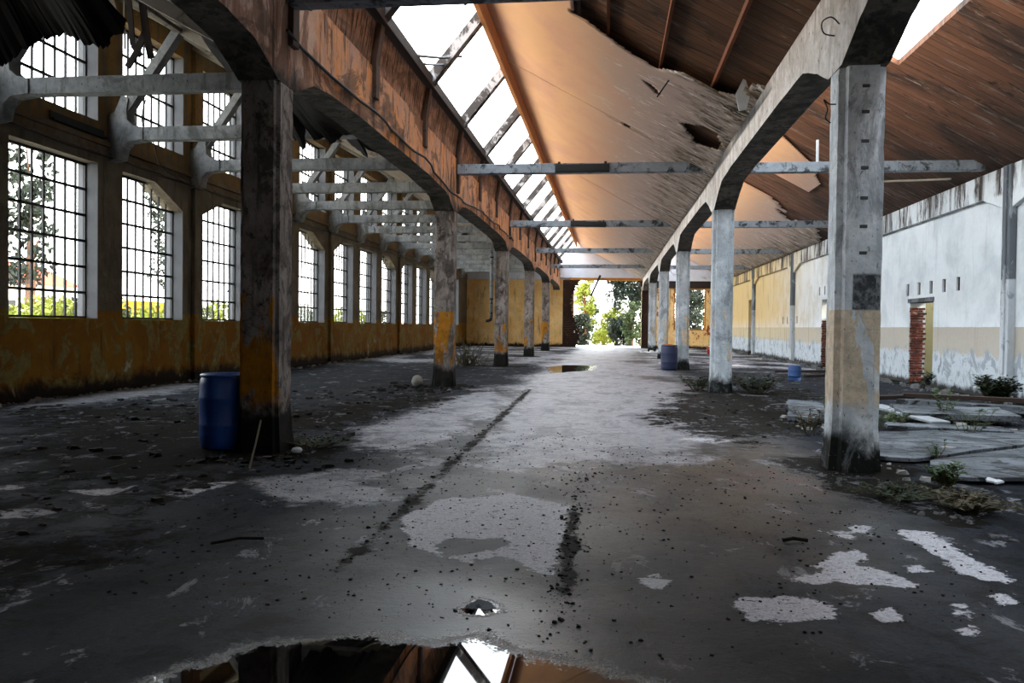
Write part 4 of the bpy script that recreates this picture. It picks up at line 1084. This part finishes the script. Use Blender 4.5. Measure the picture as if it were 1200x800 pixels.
board((5.9, 17.2, .26), (8.1, 16.6, .24), .22, 'dark red plank lying on top of the broad slab', 'rust_iron', .08)
board((4.4, 16.6, .20), (6.1, 17.3, .22), .2, 'black plank lying behind the white board', 'dark_timber', .08)
board((7.0, 19.6, .05), (8.0, 19.2, .12), .3, 'bent white scrap board on the floor before the doorway', 'scrap_board', .02)
board((6.3, 27.2, .05), (8.6, 28.6, .10), .12, 'thin dark plank by the small blue keg', 'dark_timber', .08)
board((5.9, 30.0, .05), (8.7, 29.6, .14), .16, 'dark plank propped along the yellowed wall', 'dark_timber', .08)
tag(MB().tube([(-4.02, 9.0, .42), (-3.9, 8.6, .2), (-3.79, 8.2, .0)], .012, 6).build('stick', M['dry_stalk'], origin=(-3.8, 8.3, 0)), 'thin pale stick leaning on the foot of the dark column', 'stick')
tag(MB().tube([(-2.75, 5.35, .01), (-2.6, 5.48, .02), (-2.44, 5.53, .012)], .012, 6).build('twig', M['grit'], origin=(-2.6, 5.4, 0)), 'short black twig lying alone on the damp floor', 'twig')
tag(MB().tube([(1.28, 6.1, .01), (1.36, 6.14, .018), (1.46, 6.12, .012)], .014, 6).build('twig', M['grit'], origin=(1.3, 6.1, 0)), 'small black twig beside the pale dry patches', 'twig')
m = MB(); m.lathe([(.001, .0), (.10, .0), (.14, .06), (.145, .14), (.11, .23), (.05, .27), (.001, .275)], 18, (-4.88, 20.3))
tag(m.build('stone', M['pale_stone'], origin=(-4.88, 20.3, 0), smooth=True), 'round white stone beside the foot of the yellow column', 'stone')
tag(MB().lathe([(.001, 0), (.05, 0), (.07, .03), (.05, .06), (.001, .07)], 10, (-3.72, 9.35)).build('stone', M['white_scrap'], origin=(-3.72, 9.35, 0), smooth=True), 'small white pebble at the foot of the dark column', 'stone')
slab([(3.75, 8.55), (3.86, 8.5), (3.9, 8.6), (3.8, 8.64)], .06, .02, (0.1, 0), 'small white tile shard on the flat grey slab', 'white_scrap', 'tile_shard')

# ------------------------------------------------------------------ plants
def plant(x, y, h, stems, leaves, label, m, spread=.2, leaf=.05, seed=1, cat='weed', name='weed', z0=0.0):
    r = random.Random(seed); t = thing(name, label, cat, (x, y, z0))
    s = MB(); f = MB()
    for i in range(stems):
        a = r.uniform(0, 6.283); q = spread*r.uniform(.2, 1); hh = h*r.uniform(.55, 1)
        p0 = Vector((x + .25*q*math.cos(a), y + .25*q*math.sin(a), z0)); p2 = Vector((x + q*math.cos(a), y + q*math.sin(a), z0+hh))
        p1 = (p0+p2)/2 + Vector((r.uniform(-.05, .05), r.uniform(-.05, .05), hh*.12))
        s.tube([p0, p1, p2], [.006, .005, .002], 4)
        for k in range(leaves):
            u = .2 + .8*(k+r.random())/leaves
            p = (p0*(1-u)**2 + p1*2*u*(1-u) + p2*u*u)
            b = r.uniform(0, 6.283); l = leaf*r.uniform(.6, 1.3)
            d = Vector((math.cos(b), math.sin(b), r.uniform(-.2, .5))).normalized(); sd = d.cross(Vector((0, 0, 1))).normalized()*l*.3
            up = Vector((0, 0, l*.12))
            f.add([p, p+d*l*.5+sd+up, p+d*l, p+d*l*.5-sd+up], [(0, 1, 2, 3)])
    s.build('stem', M['dry_stalk'], t, weld=False, recalc=False)
    f.build('foliage', M[m], t, weld=False, recalc=False)
    return t
plant(5.73, 14.7, .62, 7, 14, 'tall thin leafy weed growing between the slabs before the doorway', 'weed_green', .28, .09, 1)
plant(5.3, 12.7, .45, 9, 9, 'bushy weed over the long narrow slab strip', 'weed_green', .4, .08, 2)
plant(8.3, 18.7, .62, 60, 22, 'dense dark green bush at the foot of the grey pilaster', 'weed_dark', .55, .12, 3, 'bush', 'bush')
plant(8.6, 23.3, .45, 20, 10, 'small dark weed at the door side of the white wall foot', 'weed_dark', .2, .1, 4)
plant(3.9, 10.25, .26, 6, 8, 'little green sprig growing from the crack in the large slab', 'weed_green', .12, .06, 5)
plant(3.35, 8.5, .25, 30, 10, 'grassy tuft right beside the tall patched column foot', 'weed_green', .24, .07, 6)
plant(3.15, 7.5, .14, 60, 7, 'low creeping weed spread in front of the tall patched column', 'dry_stalk', .45, .07, 7)
plant(2.7, 7.9, .10, 60, 6, 'low brown creeper next to the wet floor before the tall patched column', 'weed_dark', .5, .06, 17)
plant(2.22, 21.0, .35, 40, 9, 'dark weed on the lane side of the weedy grey column', 'weed_dark', .6, .1, 8)
plant(3.6, 20.3, .45, 50, 9, 'dark weed on the wall side of the weedy grey column', 'weed_dark', .8, .11, 9)
plant(3.9, 14.9, .5, 10, 10, 'thin dry weed standing on the pale broken slab edge', 'weed_green', .3, .08, 10)
plant(3.0, 12.6, .4, 16, 9, 'dry brown weed close behind the tall patched column', 'dry_stalk', .3, .08, 11)
plant(4.4, 13.5, .3, 26, 8, 'low weed among the scraps beside the white board', 'weed_green', .45, .07, 12)
plant(-3.7, 9.9, .12, 50, 6, 'low moss and weed at the foot of the dark peeling column', 'weed_dark', .7, .07, 13)
# brushwood
t = thing('brushwood', 'pile of dry brushwood with dark leaves beside the yellow column', 'brushwood', (-5.7, 31.6, 0))
r = random.Random(12); s = MB(); f = MB()
for i in range(70):
    a = r.uniform(0, 6.283); q = r.uniform(.2, 1.0); x, y = -5.6 + r.gauss(0, .35), 31.6 + r.gauss(0, .3)
    p0 = Vector((x, y, 0)); p1 = Vector((x + q*math.cos(a)*.8, y + q*math.sin(a)*.8, r.uniform(.3, 1.3)*max(.25, 1-abs(x+5.5)/.9)))
    s.tube([p0, (p0+p1)/2 + Vector((r.uniform(-.1, .1), 0, .08)), p1], [.018, .013, .005], 4)
    for k in range(10):
        u = r.uniform(.3, 1); p = p0.lerp(p1, u); l = r.uniform(.06, .13); b = r.uniform(0, 6.28)
        d = Vector((math.cos(b), math.sin(b), r.uniform(-.4, .4))); sd = Vector((-d.y, d.x, 0))*l*.3
        f.add([p, p+d*l*.5+sd, p+d*l, p+d*l*.5-sd], [(0, 1, 2, 3)])
s.build('branch', M['dry_stalk'], t, weld=False, recalc=False); f.build('foliage', M['weed_dark'], t, weld=False, recalc=False)

# ------------------------------------------------------------------ outside
def tree(x, y, h, rad, n, m, label, seed, trunk=True, bark='bark', leaf=.22, low=.35, cat='tree', name='tree'):
    r = random.Random(seed); t = thing(name, label, cat, (x, y, -.06))
    if trunk:
        b = MB().tube([(x, y, -.1), (x+.1, y, h*.35), (x, y+.1, h*.8)], [h*.022+.05, h*.018+.03, .03], 8)
        for k in range(6):
            a = k*1.05; z = h*(low+.1+.08*k)
            b.tube([(x, y, z), (x+rad*.35*math.cos(a), y+rad*.35*math.sin(a), z+h*.08), (x+rad*.7*math.cos(a), y+rad*.7*math.sin(a), z+h*.14)], [.06, .04, .015], 5)
        b.build('trunk', M[bark], t, weld=False)
    f = MB(); c = []
    for k in range(60):
        a = r.uniform(0, 6.283); q = rad*math.sqrt(r.random())*.8; z = h*(low + (1-low)*r.random())
        c.append((x+q*math.cos(a), y+q*math.sin(a), z, rad*r.uniform(.18, .36)))
    for i in range(int(n*2.2)):
        cx, cy, cz, cr = r.choice(c)
        d = Vector((r.gauss(0, 1), r.gauss(0, 1), r.gauss(0, 1))).normalized()*cr*r.uniform(.6, 1.05)
        p = Vector((cx, cy, max(cz+d.z, .05))) + Vector((d.x, d.y, 0)); l = leaf*r.uniform(.6, 1.4)
        u = Vector((r.gauss(0, 1), r.gauss(0, 1), r.gauss(0, 1))).normalized(); w = u.cross(Vector((r.gauss(0, 1), r.gauss(0, 1), r.gauss(0, 1)))).normalized()
        f.add([p-u*l*.5, p+w*l*.25, p+u*l*.5, p-w*l*.25], [(0, 1, 2, 3)])
    f.build('crown', M[m], t, weld=False, recalc=False)
    return t
tree(1.9, 74, 7.6, 2.2, 5200, 'leaf_dark', 'dark round tree filling the upper corner of the bright opening', 1, leaf=.26, low=.45)
tree(2.3, 70.5, 3.6, 1.4, 2600, 'leaf_pale', 'pale leafy shrub under the dark round tree', 2, False, leaf=.2, low=.05, cat='shrub', name='shrub')
tree(.9, 72.5, 2.3, 1.3, 2200, 'leaf_dark', 'low grey green shrub in the middle of the bright opening', 3, False, leaf=.2, low=.03, cat='shrub', name='shrub')
tree(-2.5, 70.5, 2.5, .9, 1700, 'leaf_dark', 'low dark shrub beside the dark brick edge of the opening', 4, False, leaf=.2, low=.03, cat='shrub', name='shrub')
tree(-2.4, 76, 6.3, 1.1, 1600, 'leaf_yellow', 'slender yellow green tree with a reddish trunk beyond the opening', 5, True, 'bark_red', leaf=.24, low=.3)
tree(-.9, 71.5, 1.2, .8, 900, 'leaf_yellow', 'small yellow green bush beside the low dark shrub outside', 6, False, leaf=.16, low=.03, cat='shrub', name='shrub')
tree(.1, 75.5, 3.2, 1.5, 1900, 'leaf_yellow', 'loose yellow green shrub farther back in the middle of the bright opening', 16, False, leaf=.22, low=.1, cat='shrub', name='shrub')
tree(-1.9, 78, 4.0, 1.2, 1300, 'leaf_pale', 'tall pale green shrub behind the slender yellow green tree', 17, False, leaf=.22, low=.1, cat='shrub', name='shrub')
tree(6.4, 71, 6.2, 2.0, 4200, 'leaf_dark', 'dark tree seen through the end window hole', 7, leaf=.24, low=.2)
tree(8.8, 74, 4.5, 1.8, 2200, 'leaf_pale', 'pale tree beside the dark tree beyond the end window hole', 8, leaf=.24, low=.1)
tree(-25.5, 33, 9.4, 1.2, 900, 'leaf_dark', 'dark conifer-like tree outside the first tall window', 9, leaf=.3, low=.35)
tree(-25, 43.5, 9.5, 1.3, 500, 'leaf_dark', 'loose dark tree outside between the first two windows', 10, leaf=.3, low=.4)
tree(-22, 47, 7.2, 1.2, 600, 'leaf_dark', 'thin tree outside the third tall window', 11, leaf=.26, low=.2)
for i, (x, y, h) in enumerate([(-19, 25, 2.0), (-19.5, 28.2, 2.1), (-19, 31, 1.9), (-20, 36, 2.2), (-19.5, 40, 2.4), (-19, 48, 2.5), (-19, 57, 2.6), (-19, 66, 2.6)]):
    tree(x, y, h, 1.6, 1100, 'leaf_yellow' if i % 2 == 0 else 'leaf_pale', 'yellow green hedge bush outside below the tall windows, %s along the wall' % ['first', 'second', 'third', 'fourth', 'fifth', 'sixth', 'seventh', 'eighth'][i], 20+i, False, leaf=.22, low=.1, cat='bush', name='hedge_bush')
# yellow skip beyond the second window
t = thing('skip', 'yellow metal skip standing outside the second tall window', 'skip', (-24, 38.5, 0))
MB().prism([(36.6, 1.9), (37.1, .9), (40.1, .9), (40.6, 1.9), (40.6, 2.6), (36.6, 2.6)], 'x', -25.2, -23.2).build('body', M['yellow_paint'], t, bevel=.04)
MB().box(-25.0, -23.4, 37.2, 40.0, -.06, .88).build('stand', M['rust_iron'], t, bevel=.03)
t = thing('house', 'pale house with a red tiled roof far outside the first window', 'house', (-52, 62, 0))
MB().box(-56, -48, 58, 68, -.06, 4.6).build('wall', M['house_plaster'], t)
MB().prism([(-56.5, 4.6), (-47.5, 4.6), (-52, 6.6)], 'y', 57.6, 68.4).build('roof', M['roof_tile_red'], t)
for y in (59.5, 62.5, 65.5): MB().box(-48.02, -47.95, y, y+1.1, 1.6, 3.2).build('window_pane', M['iron'], t)

# ------------------------------------------------------------------ light
w = bpy.data.worlds.new('sky'); scene.world = w; w.use_nodes = True
nt = w.node_tree; nt.nodes.clear()
o_ = nt.nodes.new('ShaderNodeOutputWorld'); bg = nt.nodes.new('ShaderNodeBackground')
tc = nt.nodes.new('ShaderNodeTexCoord'); sp = nt.nodes.new('ShaderNodeSeparateXYZ'); rp = nt.nodes.new('ShaderNodeValToRGB')
nt.links.new(tc.outputs['Generated'], sp.inputs[0]); nt.links.new(sp.outputs[2], rp.inputs[0]); nt.links.new(rp.outputs[0], bg.inputs[0]); nt.links.new(bg.outputs[0], o_.inputs[0])
rp.color_ramp.elements[0].position = .0; rp.color_ramp.elements[0].color = (1.0, .98, .94, 1)
rp.color_ramp.elements[1].position = .6; rp.color_ramp.elements[1].color = (.78, .9, 1.0, 1)
bg.inputs[1].default_value = 10.0
w.cycles.sampling_method = 'MANUAL'; w.cycles.sample_map_resolution = 256
sl = bpy.data.lights.new('sun', 'SUN'); sl.energy = 16; sl.angle = .02; sl.color = (1, .9, .74)
so = bpy.data.objects.new('sun', sl); so.location = (30, -10, 30); COL.objects.link(so)
so.rotation_euler = Vector((-.8, .16, -.5)).to_track_quat('-Z', 'Y').to_euler()
# ------------------------------------------------------------------ camera
f, yaw, pit, rol = 950.0, .12, .0186, .0119
cy_, sy_ = math.cos(yaw), math.sin(yaw)
fw = Vector((-sy_*math.cos(pit), cy_*math.cos(pit), -math.sin(pit))); rt = Vector((cy_, sy_, 0)); up = rt.cross(fw)
r2 = rt*math.cos(rol) + up*math.sin(rol); u2 = -rt*math.sin(rol) + up*math.cos(rol)
cam = bpy.data.cameras.new('camera'); co = bpy.data.objects.new('camera', cam); COL.objects.link(co)
cam.sensor_fit = 'HORIZONTAL'; cam.sensor_width = 36; cam.lens = 36*f/1200; cam.clip_end = 400; cam.clip_start = .05
Mx = Matrix((r2, u2, -fw)).transposed().to_4x4(); Mx.translation = (0, 0, 1.55)
co.matrix_world = Mx
scene.camera = co
vs_ = scene.view_settings
vs_.view_transform = 'Standard'; vs_.look = 'None'; vs_.gamma = 1.0; vs_.use_curve_mapping = False
vs_.exposure = 0.0
scene.cycles.max_bounces = 8; scene.cycles.diffuse_bounces = 5; scene.cycles.transparent_max_bounces = 16
scene.cycles.sample_clamp_indirect = 8
